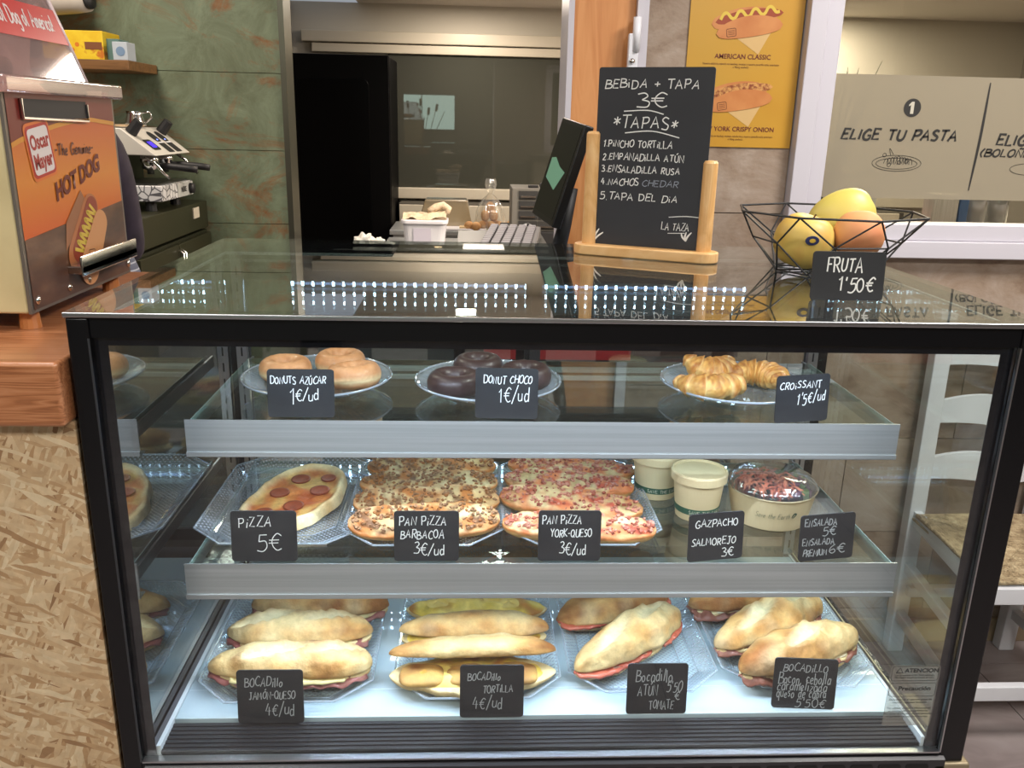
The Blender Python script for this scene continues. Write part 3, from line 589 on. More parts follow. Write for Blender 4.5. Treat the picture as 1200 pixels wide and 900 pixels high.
cm = thing('coffee_machine', 'white and black espresso machine on the steel bar cabinet', 'coffee machine', (0, 0, 0))
CRK = bpy.data.materials.new('crackle_white'); CRK.use_nodes = True; _nt = CRK.node_tree; _b = _nt.nodes['Principled BSDF']
_v = N(_nt, 'ShaderNodeTexVoronoi', feature='DISTANCE_TO_EDGE', i_Scale=34); _nt.links.new(coord(_nt), _v.inputs['Vector'])
_nt.links.new(ramp(_nt, _v.outputs['Distance'], ((0, (86, 86, 90)), (.055, (92, 92, 96)), (.07, (206, 206, 206)))), _b.inputs['Base Color']); _b.inputs['Roughness'].default_value = .35
MB().box(-1.25, -.602, 2.092, 2.44, 1.135, 1.19).build('drip_tray_body', CRK, cm, bevel=.004)
MB().box(-1.2, -.6, 2.26, 2.435, 1.138, 1.187).build('control_strip', P('strip_grey', (176, 178, 174), .4), cm)
MB().box(-1.2, -.62, 2.11, 2.43, 1.1905, 1.196).build('drip_grate', DSTEEL, cm)
MB().lathe([(.020, 0), (.018, .016), (.0001, .017)], (-.6, 2.40, 1.162), 20, axis='x').build('knob', BLACKM, cm, smooth=True)
printed('lettering', 'NEKE', .026, lambda a, b, l: (-.5985, 2.325 + a * .9, 1.155 + b), INK, cm, .0008)
for (x, y) in ((-.66, 2.14), (-.66, 2.40), (-1.15, 2.14), (-1.15, 2.40)): MB().lathe([(.02, 1.1002), (.018, 1.136)], (x, y, 0), 12).build('foot', BLACKM, cm)
MB().box(-1.2, -.78, 2.12, 2.43, 1.196, 1.31).build('rear_body', OLVD, cm)
# sloped control head
q = [(-1.25, 1.300), (-.600, 1.292), (-.712, 1.382), (-1.25, 1.386)]
MB().prism([(a, b) for a, b in q], 2.07, 2.44, lambda a, b, l: (a, l, b)).build('head', P('machine_white', (196, 192, 182), .35), cm, bevel=.004)
sl = Vector((-.112, 0, .090)).normalized(); nrm = Vector((.090, 0, .112)).normalized()
def TS(u, v, l=0):      # u along y, v up the slope from lower edge
    p = Vector((-.600, 2.07 + u, 1.292)) + sl * v + nrm * (.0008 + l * .001); return tuple(p)
mb = MB(); flat(mb, rrect(.05, .125, .028, .082, .01), TS); mb.build('screen_frame', BLACKM, cm)
mb = MB(); flat(mb, rrect(.066, .108, .040, .070, .003), TS, 1); mb.build('screen', P('screen_violet', (62, 40, 220), .4, 0, 1.6), cm)
for u0 in (.165, .245):
    mb = MB(); flat(mb, rrect(u0, u0 + .062, .012, .062, .006) , TS); flat(mb, rrect(u0, u0 + .062, .064, .122, .028), TS); mb.build('button_panel', BLACKM, cm)
    mb = MB(); flat(mb, rrect(u0 + .006, u0 + .056, .060, .066, .001), TS, 1); mb.build('button_bar', WHITEP, cm)
    mb = MB(); flat(mb, ell(u0 + .03, .078, .006, .003), TS, 1); mb.build('button_light', P('blue_light', (120, 140, 255), .4, 0, 3), cm)
for u0 in (.035, .335):
    a = Vector(TS(u0, .118)); MB().tube([a - nrm * .01, a + nrm * .05], [.021, .017], 10).build('steam_knob', BLACKM, cm, smooth=False)
for y in (2.17, 2.32):
    g = MB().lathe([(.030, 1.292), (.032, 1.27), (.028, 1.262), (.028, 1.245), (.012, 1.24), (.012, 1.225)], (-.66, y, 0), 20).build('group_head', CHROME, cm, smooth=True)
    MB().tube([(-.635, y, 1.257), (-.60, y, 1.254), (-.53, y + .01, 1.247), (-.50, y + .012, 1.243)], [.007, .012, .013, .012], 10).build('portafilter_handle', BLACKM, g, smooth=True)
for y in (2.10, 2.42): MB().tube([(-.65, y, 1.29), (-.62, y, 1.27), (-.60, y + .02, 1.235), (-.585, y + .04, 1.215)], .0055, 8).build('steam_wand', CHROME, cm, smooth=True)
put('milk_jug', MB().lathe([(.0001, 0), (.036, .001), (.036, .012), (.028, .040), (.030, .052), (.0285, .052), (.026, .038), (.033, .012), (.0001, .006)], n=24).tube([(.028, 0, .047), (.055, 0, .05), (.060, 0, .03), (.034, 0, .010)], .0035, 8), CHROME, 'shiny steel milk jug on top of the coffee machine', 'jug', (-.760, 2.345, 1.3868), smooth=True)
put('wooden_stand', MB().box(-.05, .09, -.05, .12, 0, .006).lathe([(.013, .006), (.013, .06), (.009, .072), (.009, .085)], (-.015, -.03, 0), 16), P('beech_light', (190, 164, 130), .5), 'light wooden stand with a round peg on the coffee machine', 'stand', (-.80, 2.17, 1.3862))
for i in range(2):
    mb = MB()
    for k in range(9): mb.lathe([(.020, .0 + k * .0125), (.0245, .010 + k * .0125), (.025, .0122 + k * .0125)], n=20)
    put('cup_stack', mb, P('paper_cup_%d' % i, (186, 168, 140) if i == 0 else (120, 60, 58), .7), ['stack of beige paper cups left of the steel jug', 'stack of red-brown cups behind the beige cup stack'][i], 'cup stack', (-.79 + .0 * i - .045 * i, 2.08 + .16 * i, 1.3866))
print('part1 ok')

# ================================================================ COUNTER LEFT, OSB, HOT DOG MACHINE
def osb_mat():
    m, nt, b = mat_base('osb_board'); v = coord(nt, 'Object')
    cols = []
    acc = None
    dn = N(nt, 'ShaderNodeTexNoise', i_Scale=9, i_Detail=3); nt.links.new(v, dn.inputs['Vector']); dm = N(nt, 'ShaderNodeVectorMath', operation='MULTIPLY_ADD'); dm.inputs[1].default_value = (.022, .022, .022); nt.links.new(dn.outputs['Color'], dm.inputs[0]); nt.links.new(v, dm.inputs[2]); v = dm.outputs[0]
    for k, (sc, rot) in enumerate((((12, 12, 60), .0), ((16, 16, 90), -.8), ((18, 18, 100), .7), ((22, 22, 120), -1.35), ((20, 20, 80), .25), ((34, 34, 190), 1.2), ((26, 26, 150), -.35))):
        mp = N(nt, 'ShaderNodeMapping'); mp.inputs['Rotation'].default_value = (0, rot, 0); nt.links.new(v, mp.inputs[0])
        mp2 = N(nt, 'ShaderNodeMapping'); mp2.inputs['Scale'].default_value = sc; mp2.inputs['Location'].default_value = (k * 3.3, 0, k * 1.7); nt.links.new(mp.outputs[0], mp2.inputs[0])
        vo = N(nt, 'ShaderNodeTexVoronoi', i_Scale=1.0, i_Randomness=1.0); nt.links.new(mp2.outputs[0], vo.inputs['Vector'])
        sp = N(nt, 'ShaderNodeSeparateColor'); nt.links.new(vo.outputs['Color'], sp.inputs[0])
        c = ramp(nt, sp.outputs[0], ((0, (138, 104, 72)), (.07, (166, 132, 94)), (.3, (184, 154, 116)), (.7, (196, 170, 134)), (1, (208, 188, 154))))
        if acc is None: acc = c
        else:
            gt = N(nt, 'ShaderNodeMath', operation='GREATER_THAN'); gt.inputs[1].default_value = .58; nt.links.new(sp.outputs[1], gt.inputs[0])
            mx = N(nt, 'ShaderNodeMixRGB'); nt.links.new(gt.outputs[0], mx.inputs[0]); nt.links.new(acc, mx.inputs[1]); nt.links.new(c, mx.inputs[2]); acc = mx.outputs[0]
    n = N(nt, 'ShaderNodeTexNoise', i_Scale=90, i_Detail=4); nt.links.new(v, n.inputs['Vector'])
    mr = N(nt, 'ShaderNodeMapRange'); mr.inputs[3].default_value = .75; mr.inputs[4].default_value = 1.2; nt.links.new(n.outputs['Fac'], mr.inputs[0])
    sc_ = N(nt, 'ShaderNodeVectorMath', operation='SCALE'); nt.links.new(acc, sc_.inputs[0]); nt.links.new(mr.outputs[0], sc_.inputs['Scale'])
    nt.links.new(sc_.outputs[0], b.inputs['Base Color']); b.inputs['Roughness'].default_value = .75
    bw = N(nt, 'ShaderNodeRGBToBW'); nt.links.new(acc, bw.inputs[0]); bp = N(nt, 'ShaderNodeBump', i_Strength=.4, i_Distance=.003); nt.links.new(bw.outputs[0], bp.inputs['Height']); nt.links.new(bp.outputs[0], b.inputs['Normal'])
    return m
ct = thing('wood_counter', 'orange pine counter with strand board front left of the display case', 'counter', (0, 0, 0))
MB().box(-2.4, -.006, -.02, .62, 1.061, 1.143).build('worktop', CTW, ct, bevel=.006)
MB().box(-2.4, -.006, .005, .03, .0, 1.061).build('strand_board', osb_mat(), ct)
MB().box(-2.4, -.03, .04, .55, .0, .04).build('plinth', BLACKM, ct)
MB().box(-2.38, -.03, .53, .55, .04, 1.061).build('back_panel', BLACKM, ct)

hm = thing('hot_dog_machine', 'hot dog steamer with orange graphic side and clear dome on the pine counter', 'hot dog machine', (0, 0, 0))
X0 = -.101; YA, YB = .127, .470; ZA, ZB = 1.168, 1.448
MB().box(-.56, X0 - .004, YA, YB, ZA, ZB).build('cabinet_body', noisy('cream_enamel', ((.3, (184, 170, 128)), (.6, (204, 190, 146)), (.8, (196, 176, 120))), 8, 6, .3, coat=.3), hm, bevel=.004)
def TM(u, v, l=0): return (X0 + .0002 + l * .0003, YA + u * (YB - YA), ZA + v * (ZB - ZA))
MB().box(X0 - .004, X0, YA, YB, ZA, ZB).build('side_plate', P('plate_edge', (120, 112, 104), .4, .6), hm)
def grad(name, a, b_, c_):
    m, nt, b = mat_base(name); t = N(nt, 'ShaderNodeTexCoord'); s = N(nt, 'ShaderNodeSeparateXYZ'); nt.links.new(t.outputs['Generated'], s.inputs[0])
    nt.links.new(ramp(nt, s.outputs[2], ((0, a), (.45, b_), (1, c_))), b.inputs['Base Color']); b.inputs['Roughness'].default_value = .4; return m
def shp(name, pts, lay, mat): mb = MB(); flat(mb, pts, TM, lay); return mb.build(name, mat, hm)
shp('orange_print', [(.02, .34), (.98, .42), (.98, .93), (.02, .93)], 1, grad('print_orange', (206, 88, 26), (212, 130, 44), (190, 78, 30)))
MAR2 = P('print_wine', (112, 34, 26), .4)
arc = [(.0 + .98 * i / 12, .78 + .115 * math.sin(PI * .5 * min(1, i / 9)) - .02 * max(0, i - 9) / 3) for i in range(13)]
shp('wine_print', [(.02, 1.0)] + [(max(.02, a), b) for a, b in arc] + [(.98, 1.0)], 2, MAR2)
mb = MB(); stroke(mb, [(max(.02, a), b - .008) for a, b in arc], .022, lambda a, b, l: TM(a, b, 3), taper=False); mb.build('gold_print', P('print_gold', (206, 140, 40), .4), hm)
shp('table_print', [(.02, .015), (.98, .015), (.98, .43), (.02, .345)], 2, noisy('print_table', ((.3, (58, 34, 24)), (.55, (92, 60, 42)), (.75, (122, 88, 66))), 10, 5, .4, sc=(1, 1, 3)))
# logo: white tilted square, red rim
def rot2(pts, cx, cy_, a): return [(cx + (x * math.cos(a) - y * math.sin(a)), cy_ + (x * math.sin(a) + y * math.cos(a))) for x, y in pts]
shp('logo_rim', rot2(rrect(-.105, .105, -.135, .135, .03, 4), .235, .745, .16), 4, P('print_orange2', (216, 112, 40), .4))
shp('logo_border', rot2(rrect(-.095, .095, -.122, .122, .025, 4), .235, .745, .16), 5, P('print_red', (176, 36, 30), .4))
shp('logo_field', rot2(rrect(-.083, .083, -.108, .108, .02, 4), .235, .745, .16), 6, P('print_white', (222, 214, 214), .4))
RED = P('print_red2', (160, 30, 30), .4)
def TL(dx, dy, sxx, syy, a=.16):
    def f(x, y, l): p = rot2([(x * sxx + dx, y * syy + dy)], .235, .745, a)[0]; return TM(p[0], p[1], 7)
    return f
printed('lettering', 'Oscar', .1, TL(0, .012, .62, .95), RED, hm, .0035); printed('lettering', 'Mayer', .1, TL(0, -.078, .60, .95), RED, hm, .0035)
mb = MB(); write(mb, '-The Genuine-', .35, .715, .055, .009, lambda a, b, l: TM(a, b, 5), slant=.12, jit=.02, fit=.37); mb.build('lettering', P('print_brown', (96, 36, 20), .4), hm)
printed('lettering', 'HOT DOG', .17, lambda a, b, l: TM(.54 + a * .56, .56 + b * .72 + .16 * a, 5), MAROON, hm, .0075)
def THD(a, b, l): return TM(a, b, 6 + l)
def hd_rot(pts): return rot2(pts, .565, .305, 0)
shp('napkin_print', [(.34, .24), (.37, .38), (.54, .53), (.60, .44)], 4, P('print_napk2', (150, 96, 62), .4))
def blob(p0, p1, r0, r1, n=10):
    ax = (p1[0] - p0[0], p1[1] - p0[1]); l = math.hypot(*ax); ux, uy = ax[0] / l, ax[1] / l; out = []
    a0 = math.atan2(uy, ux)
    for k in range(n + 1): a = a0 + PI / 2 + PI * k / n; out.append((p0[0] + r0 * math.cos(a), p0[1] + r0 * math.sin(a)))
    for k in range(n + 1): a = a0 - PI / 2 + PI * k / n; out.append((p1[0] + r1 * math.cos(a), p1[1] + r1 * math.sin(a)))
    return out
BN2 = P('print_bun_dark', (176, 106, 62), .4); BN1 = P('print_bun_light', (206, 146, 96), .4)
shp('bun_print', blob((.46, .20), (.62, .43), .105, .075), 5, BN2); shp('sausage_print', blob((.465, .22), (.63, .435), .065, .055), 6, P('print_sausage2', (140, 50, 30), .4))
mb = MB(); pt = []
for i in range(13):
    t = i / 12; pt.append((.45 + .185 * t + (.042 if i % 2 else -.032), .22 + .21 * t + (-.022 if i % 2 else .018)))
stroke(mb, pt, .018, lambda a, b, l: TM(a, b, 7), taper=False); mb.build('mustard_print', MUST, hm)
shp('bun_print', blob((.54, .12), (.70, .34), .095, .07), 8, BN1)
mb = MB(); e = rot2(rrect(-.03, .03, -.04, .04, .008, 2), .575, .17, -.1); stroke(mb, e + [e[0]], .005, lambda a, b, l: TM(a, b, 9), taper=False, smooth=False)
for kk in range(3): e = rot2([(-.02, .02 - kk * .02), (.02, .02 - kk * .02)], .575, .17, -.1); stroke(mb, e, .006, lambda a, b, l: TM(a, b, 9), taper=False, smooth=False)
mb.build('toast_mark_print', DKB, hm)
# slot at top, clear ledge, handle, screws, feet, dome
MB().box(X0 - .003, X0 + .003, YA + .04, YA + .235, ZB - .030, ZB - .006).build('slot', BLACKM, hm)
MB().tube([(X0 + .004, YA + .04, ZB - .006), (X0 + .004, YA + .04, ZB - .030), (X0 + .004, YA + .235, ZB - .034), (X0 + .004, YA + .235, ZB - .010)], .0022, 6).build('slot_rim', CHROME, hm)
MB().box(-.57, X0 + .014, YA - .012, YB + .012, ZB, ZB + .022).build('acrylic_ledge', ACRY, hm, bevel=.004)
MB().box(X0, X0 + .022, YA + .115, YA + .325, ZA + .034, ZA + .046).box(X0 + .018, X0 + .022, YA + .115, YA + .325, ZA + .030, ZA + .06).build('drip_handle', CHROME, hm, bevel=.002)
for u in (.05, .33, .52, .97): MB().lathe([(.006, 0), (.006, .003), (.0001, .005)], (X0, YA + u * (YB - YA), ZA + .016), 10, axis='x').build('screw', CHROME, hm, smooth=True)
for (x, y) in ((-.12, YA + .03), (-.12, YB - .04), (-.53, YA + .03), (-.53, YB - .04)): MB().lathe([(.014, 1.1432), (.012, ZA)], (x, y, 0), 14).build('foot', P('foot_amber', (176, 110, 60), .4), hm)
zt = ZB + .022; xt = -.185; ztop = 1.70
db = MB()
for a, b_ in (((-.11, YA + .005), (-.11, .405)),):
    db.add([(-.108, YA + .005, zt), (-.108, .400, zt), (-.172, .400, 1.64), (-.172, YA + .005, 1.64)], [(0, 1, 2, 3)])
    db.add([(-.111, YA + .005, zt), (-.111, .400, zt), (-.175, .400, 1.64), (-.175, YA + .005, 1.64)], [(0, 1, 2, 3)])
db.add([(-.11, .400, zt), (-.55, .400, zt), (-.48, .400, 1.64), (-.174, .400, 1.64)], [(0, 1, 2, 3)]); db.add([(-.11, YA + .005, zt), (-.55, YA + .005, zt), (-.48, YA + .005, 1.64), (-.174, YA + .005, 1.64)], [(0, 1, 2, 3)])
db.box(-.49, -.165, YA, .405, 1.64, 1.646)
db.build('dome', ACRY, hm)
MB().tube([(-.110, .4, zt), (-.174, .4, 1.643)], .004, 8).build('dome_edge', P('acrylic_edge', (222, 205, 205), .2), hm, smooth=True)
MB().tube([(-.110, YA + .005, zt), (-.174, YA + .005, 1.643)], .004, 8).build('dome_edge', P('acrylic_edge2', (222, 205, 205), .2), hm, smooth=True)
sl2 = Vector((-.064, 0, 1.64 - zt)).normalized(); n2 = Vector((1.64 - zt, 0, .064)).normalized()
def TD(u, v, l=0): p = Vector((-.108, YA + .005 + u, zt)) + sl2 * v + n2 * (.0006 + .0004 * l); return tuple(p)
mb = MB(); flat(mb, [(0, .056), (.272, .056), (.272, .108), (0, .108)], TD); mb.build('red_band', P('print_red_band', (196, 26, 30), .35), hm)
mb = MB(); write(mb, 'The Genuine Hot Dog of America!', -.03, .074, .024, .0030, lambda a, b, l: TD(a, b, 1), slant=.1, jit=.02, fit=.27, track=.1); mb.build('lettering', P('print_white2', (230, 220, 220), .4), hm)
for i in range(5):
    y = YA + .07 + i * .05
    tag(MB().tube([(-.46, y, zt + .02), (-.44, y, zt + .021), (-.24, y, zt + .021), (-.22, y, zt + .02)], [.012, .02, .02, .012], 12).build('bread_bun', noisy('bun_%d' % i, ((.3, (176, 120, 76)), (.7, (196, 146, 100))), 20, 3, .6), None, smooth=True), 'soft long bun inside the clear steamer dome', 'bun', 'buns in the steamer dome')

# ================================================================ PERSON behind the hot dog machine
def skin(name, verts, edges, rad, mat, parent=None, lvl=2):
    me = bpy.data.meshes.new(name); me.from_pydata(verts, edges, []); o = bpy.data.objects.new(name, me); C.objects.link(o)
    m = o.modifiers.new('s', 'SKIN'); m.use_smooth_shade = True
    for i, r in enumerate(rad): r = r if isinstance(r, tuple) else (r, r); me.skin_vertices[0].data[i].radius = r
    me.skin_vertices[0].data[0].use_root = True
    s = o.modifiers.new('d', 'SUBSURF'); s.levels = lvl
    dg = bpy.context.evaluated_depsgraph_get(); me2 = bpy.data.meshes.new_from_object(o.evaluated_get(dg)); bpy.data.objects.remove(o)
    me2.materials.clear(); me2.materials.append(mat); me2.polygons.foreach_set('use_smooth', [True] * len(me2.polygons)); o = bpy.data.objects.new(name, me2); C.objects.link(o)
    if parent: o.parent = parent
    return o
pe = thing('person', 'person in dark top and striped apron working behind the hot dog machine', 'person', (-.535, .98, 0), rz=.25)
SKN = noisy('skin', ((.3, (176, 126, 100)), (.7, (192, 144, 118))), 20, 3, .5); TOPM = noisy('dark_top', ((.3, (34, 26, 38)), (.7, (50, 40, 56))), 30, 4, .85); TRO = P('trousers', (34, 34, 40), .85)
sv = [(0, 0, .93), (0, .0, 1.10), (0, 0, 1.28), (0, .0, 1.42), (0, .01, 1.50), (0, .03, 1.62), (0, .035, 1.70),
      (.10, 0, 1.39), (.185, 0, 1.36), (.205, .07, 1.10), (.12, .30, 1.16), (.10, .37, 1.17),
      (-.10, 0, 1.39), (-.185, 0, 1.36), (-.205, .07, 1.10), (-.12, .30, 1.16), (-.10, .37, 1.17),
      (.09, 0, .84), (.10, .01, .48), (.10, -.02, .09), (.10, .12, .04), (-.09, 0, .84), (-.10, .01, .48), (-.10, -.02, .09), (-.10, .12, .04)]
se = [(0, 1), (1, 2), (2, 3), (3, 4), (4, 5), (5, 6), (3, 7), (7, 8), (8, 9), (9, 10), (10, 11), (3, 12), (12, 13), (13, 14), (14, 15), (15, 16), (0, 17), (17, 18), (18, 19), (19, 20), (0, 21), (21, 22), (22, 23), (23, 24)]
sr = [(.14, .10), (.125, .09), (.145, .10), (.12, .085), .05, .085, .07, .07, .05, .038, .027, .022, .07, .05, .038, .027, .022, .085, .055, .04, .035, .085, .055, .04, .035]
skin('body', sv, se, sr, SKN, pe)
skin('jacket', [sv[i] for i in (0, 1, 2, 3, 7, 8, 9, 10, 12, 13, 14, 15)], [(0, 1), (1, 2), (2, 3), (3, 4), (4, 5), (5, 6), (6, 7), (3, 8), (8, 9), (9, 10), (10, 11)],
     [(.155, .112), (.142, .106), (.162, .115), (.125, .095), .082, .068, .052, .040, .082, .068, .052, .040], TOPM, pe)
skin('trousers', [(0, 0, .95)] + [sv[i] for i in (17, 18, 19, 21, 22, 23)], [(0, 1), (1, 2), (2, 3), (0, 4), (4, 5), (5, 6)], [(.15, .11), .10, .07, .055, .10, .07, .055], TRO, pe)
skin('hair', [(0, .0, 1.72), (0, -.02, 1.66), (0, -.03, 1.58)], [(0, 1), (1, 2)], [.085, .09, .06], P('dark_hair', (40, 28, 22), .6), pe)
hd = MB()
for s in (-1, 1):
    hd.tube([(s * .084, .03, 1.645), (s * .094, .02, 1.62), (s * .084, .025, 1.60)], .010, 8)
hd.tube([(0, .115, 1.645), (0, .135, 1.615), (0, .12, 1.605)], [.008, .013, .008], 8)
hd.build('nose_and_ears', SKN, pe, smooth=True)
ey = MB()
for s in (-1, 1): ey.lathe([(.0001, -.008), (.010, 0), (.0001, .008)], (s * .032, .108, 1.645), 12, axis='y')
ey.build('eyes', P('eye_dark', (40, 30, 28), .3), pe, smooth=True)
MB().tube([(-.022, .114, 1.578), (0, .122, 1.574), (.022, .114, 1.578)], .005, 6).build('mouth', P('lips', (150, 80, 76), .5), pe, smooth=True)
for s in (-1, 1):
    pts = [(s * .10, .39, 1.17)]
    skin('hand', [(s * .10, .37, 1.17), (s * .098, .43, 1.168)] + [(s * (.125 - k * .017), .47, 1.166) for k in range(4)] + [(s * (.128 - k * .018), .50 - (.01 if k in (0, 3) else 0), 1.152) for k in range(4)] + [(s * .07, .40, 1.165), (s * .055, .43, 1.16)],
         [(0, 1), (1, 2), (1, 3), (1, 4), (1, 5), (2, 6), (3, 7), (4, 8), (5, 9), (0, 10), (10, 11)], [.024, (.034, .016)] + [.009] * 4 + [.0075] * 4 + [.011, .009], SKN, pe, 1)
def apfn(u, v):
    a = -PI * .95 + 1.9 * PI * u; z = 1.19 - v * .50; rx = .195 + .075 * math.sin(min(1, v * 1.8) * PI / 2) + .008 * math.sin(a * 6) * v; ry = .125 + .05 * v
    return (rx * math.sin(a) * 1.0, -ry * math.cos(a) * 1.0, z)
APM = bpy.data.materials.new('striped_apron'); APM.use_nodes = True; _nt = APM.node_tree; _b = _nt.nodes['Principled BSDF']
_s = N(_nt, 'ShaderNodeSeparateXYZ'); _nt.links.new(coord(_nt), _s.inputs[0]); _a = N(_nt, 'ShaderNodeMath', operation='MULTIPLY'); _a.inputs[1].default_value = 62; _nt.links.new(_s.outputs[2], _a.inputs[0])
_f = N(_nt, 'ShaderNodeMath', operation='FRACT'); _nt.links.new(_a.outputs[0], _f.inputs[0]); _nt.links.new(ramp(_nt, _f.outputs[0], ((0, (84, 88, 104)), (.78, (92, 96, 112)), (.82, (160, 164, 174)))), _b.inputs['Base Color']); _b.inputs['Roughness'].default_value = .9
MB().grid(apfn, 60, 20).build('apron', APM, pe, smooth=True)
print('part2 ok')

# ================================================================ DISPLAY CASE
dc = thing('display_case', 'black framed refrigerated glass display case filled with food', 'display case', (0, 0, 0))
XR = 1.212; ZT = 1.2; ZB2 = .555; DEP = .682
PBLK = P('frame_black', (12, 13, 16), .25, 0, spec=.35)
MB().box(.0, .0268, .0, .034, .50, 1.193).build('post', PBLK, dc, bevel=.003); MB().box(1.1756, XR, .0, .034, .50, 1.193).build('post', PBLK, dc, bevel=.003)
MB().box(.0245, .0268, -.0012, -.0001, .557, 1.168).build('glass_gasket', P('gasket', (46, 48, 52), .4), dc)
MB().box(1.1735, 1.1755, -.0015, .004, .557, 1.168).build('glass_gasket', ALU, dc)
MB().box(.002, .026, .64, DEP, .50, 1.193).build('rear_post', PBLK, dc, bevel=.003); MB().box(1.186, XR - .002, .64, DEP, .50, 1.193).build('rear_post', PBLK, dc, bevel=.003)
MB().box(.024, 1.176, .004, .032, 1.168, 1.193).build('header', PBLK, dc)
MB().box(-.001, XR + .001, -.003, .0, 1.194, 1.2).build('edge_trim', ALU, dc, bevel=.001)
# top glass with its printed border under the sheet
tg = MB().box(0, XR, 0, DEP, 1.1935, 1.2).build('top_glass', TOPG, dc)
fb = MB(); fb.box(0, .037, 0, DEP, 1.1925, 1.1934).box(1.175, XR, 0, DEP, 1.1925, 1.1934).box(.037, 1.175, 0, .048, 1.1925, 1.1934).box(.037, 1.175, .556, DEP, 1.1925, 1.1934); fb.build('printed_border', FRIT, tg)
MB().box(.037, .041, .048, .556, 1.189, 1.1925).box(1.171, 1.175, .048, .556, 1.189, 1.1925).box(.041, 1.171, .551, .556, 1.188, 1.1925).build('bright_gasket', P('gasket_white', (196, 205, 202), .35), dc)
MB().box(.026, 1.186, .60, .66, 1.15, 1.1924).build('rear_header', BLACKM, dc)
# front glass
fgs = MB().box(.027, 1.1735, .0055, .0105, .558, 1.168).build('front_glass', FRONTG, dc)
MB().box(.027, .043, .0107, .0115, .558, 1.168).box(1.157, 1.1735, .0107, .0115, .558, 1.168).box(.043, 1.157, .0107, .0115, 1.157, 1.168).build('printed_border', FRIT, fgs)
# side panes
for x in (.027, 1.178): MB().box(x, x + .005, .034, .64, .558, 1.19).build('side_glass', GLASSL if x < 1 else GLASS, dc)
# sliding rear doors
for (a, b, y) in ((.03, .62, .628), (.59, 1.184, .642)):
    d = MB().box(a + .018, b - .018, y, y + .005, .60, 1.14).build('sliding_door', DOORG, dc)
    MB().box(a, a + .02, y - .004, y + .009, .58, 1.15).box(b - .02, b, y - .004, y + .009, .58, 1.15).box(a + .02, b - .02, y - .004, y + .009, 1.13, 1.15).box(a + .02, b - .02, y - .004, y + .009, .58, .605).build('door_frame', BLACKM, d)
# uprights with slots
for x in (.040, 1.140):
    u = MB().box(x, x + .020, .570, .582, .575, 1.19).build('slotted_upright', ALU, dc)
    sm = MB()
    for k in range(19): sm.box(x + .0085, x + .0115, .5694, .57, .59 + k * .031, .607 + k * .031)
    sm.build('slots', BLACKM, u)
# deck, slats, side channels
MB().box(.049, 1.152, .073, .565, .560, .571).build('deck_panel', DECKW, dc, bevel=.001)
MB().box(.05, 1.151, .1385, .1395, .571, .5712).build('deck_seam', P('seam_white', (226, 236, 240), .3), dc)
SLAT = P('slat_black', (24, 24, 28), .55)
for k in range(7): MB().box(.048, 1.150, .0135 + k * .0084, .0135 + k * .0084 + .0064, .560 - .0004 * (6 - k), .5655 - .0004 * (6 - k)).build('slat', SLAT, dc, bevel=.0006, seg=1)
MB().box(.03, 1.178, .012, .64, .50, .556).build('tank', BLACKM, dc)
MB().box(.0425, .0485, .014, .60, .556, .572).build('side_rail', P('rail_white', (214, 222, 226), .3), dc); MB().box(.034, .0424, .014, .60, .556, .570).build('side_channel', P('channel_grey', (84, 84, 88), .4), dc)
MB().box(1.152, 1.157, .014, .60, .556, .572).build('side_rail', P('rail_white2', (214, 222, 226), .3), dc); sc_ = MB().box(1.157, 1.177, .014, .60, .556, .568).build('side_channel', P('channel_dark', (44, 44, 48), .4), dc)
MB().box(1.1655, 1.1675, .03, .60, .568, .5695).build('beige_strip', P('strip_beige', (206, 196, 160), .4), sc_)
m1 = MB()
for k in range(12): m1.box(1.169, 1.174, .04 + k * .045, .075 + k * .045, .568, .5685)
m1.build('vent_slots', BLACK, sc_)
# lower edge, kick grille and body
m1 = MB().box(.027, 1.1735, -.001, .0115, .5555, .5578); m1.build('lower_trim', ALU, dc)
MB().box(0, XR, .001, .034, .49, .5533).build('lower_rail', PBLK, dc, bevel=.002)
MB().box(0.004, XR - .004, .034, DEP, .06, .50).build('body', P('body_black', (24, 24, 27), .4), dc)
gr = MB().prism([(-.006, .40), (.0005, .40), (.0005, .5505), (-.006, .5475)], .03, 1.182, lambda a, b, l: (l, a, b)).build('grille', P('grille_black', (36, 36, 40), .35), dc)
m1 = MB()
for k in range(27):
    for j in range(3): m1.prism(rrect(.045 + k * .0415, .045 + k * .0415 + .034, .530 - j * .02, .541 - j * .02, .004, 3), -.0068, -.0061, lambda a, b, l: (a, l, b))
m1.build('vent_slots', P('slot_black', (3, 3, 4), .6), gr)
MB().box(1.165, 1.222, -.006, .16, .52, .540).build('corner_plate', P('plate_beige', (140, 128, 104), .4, .5), dc, bevel=.004)
MB().box(.01, XR - .01, .06, DEP - .02, 0, .06).build('plinth', BLACKM, dc)

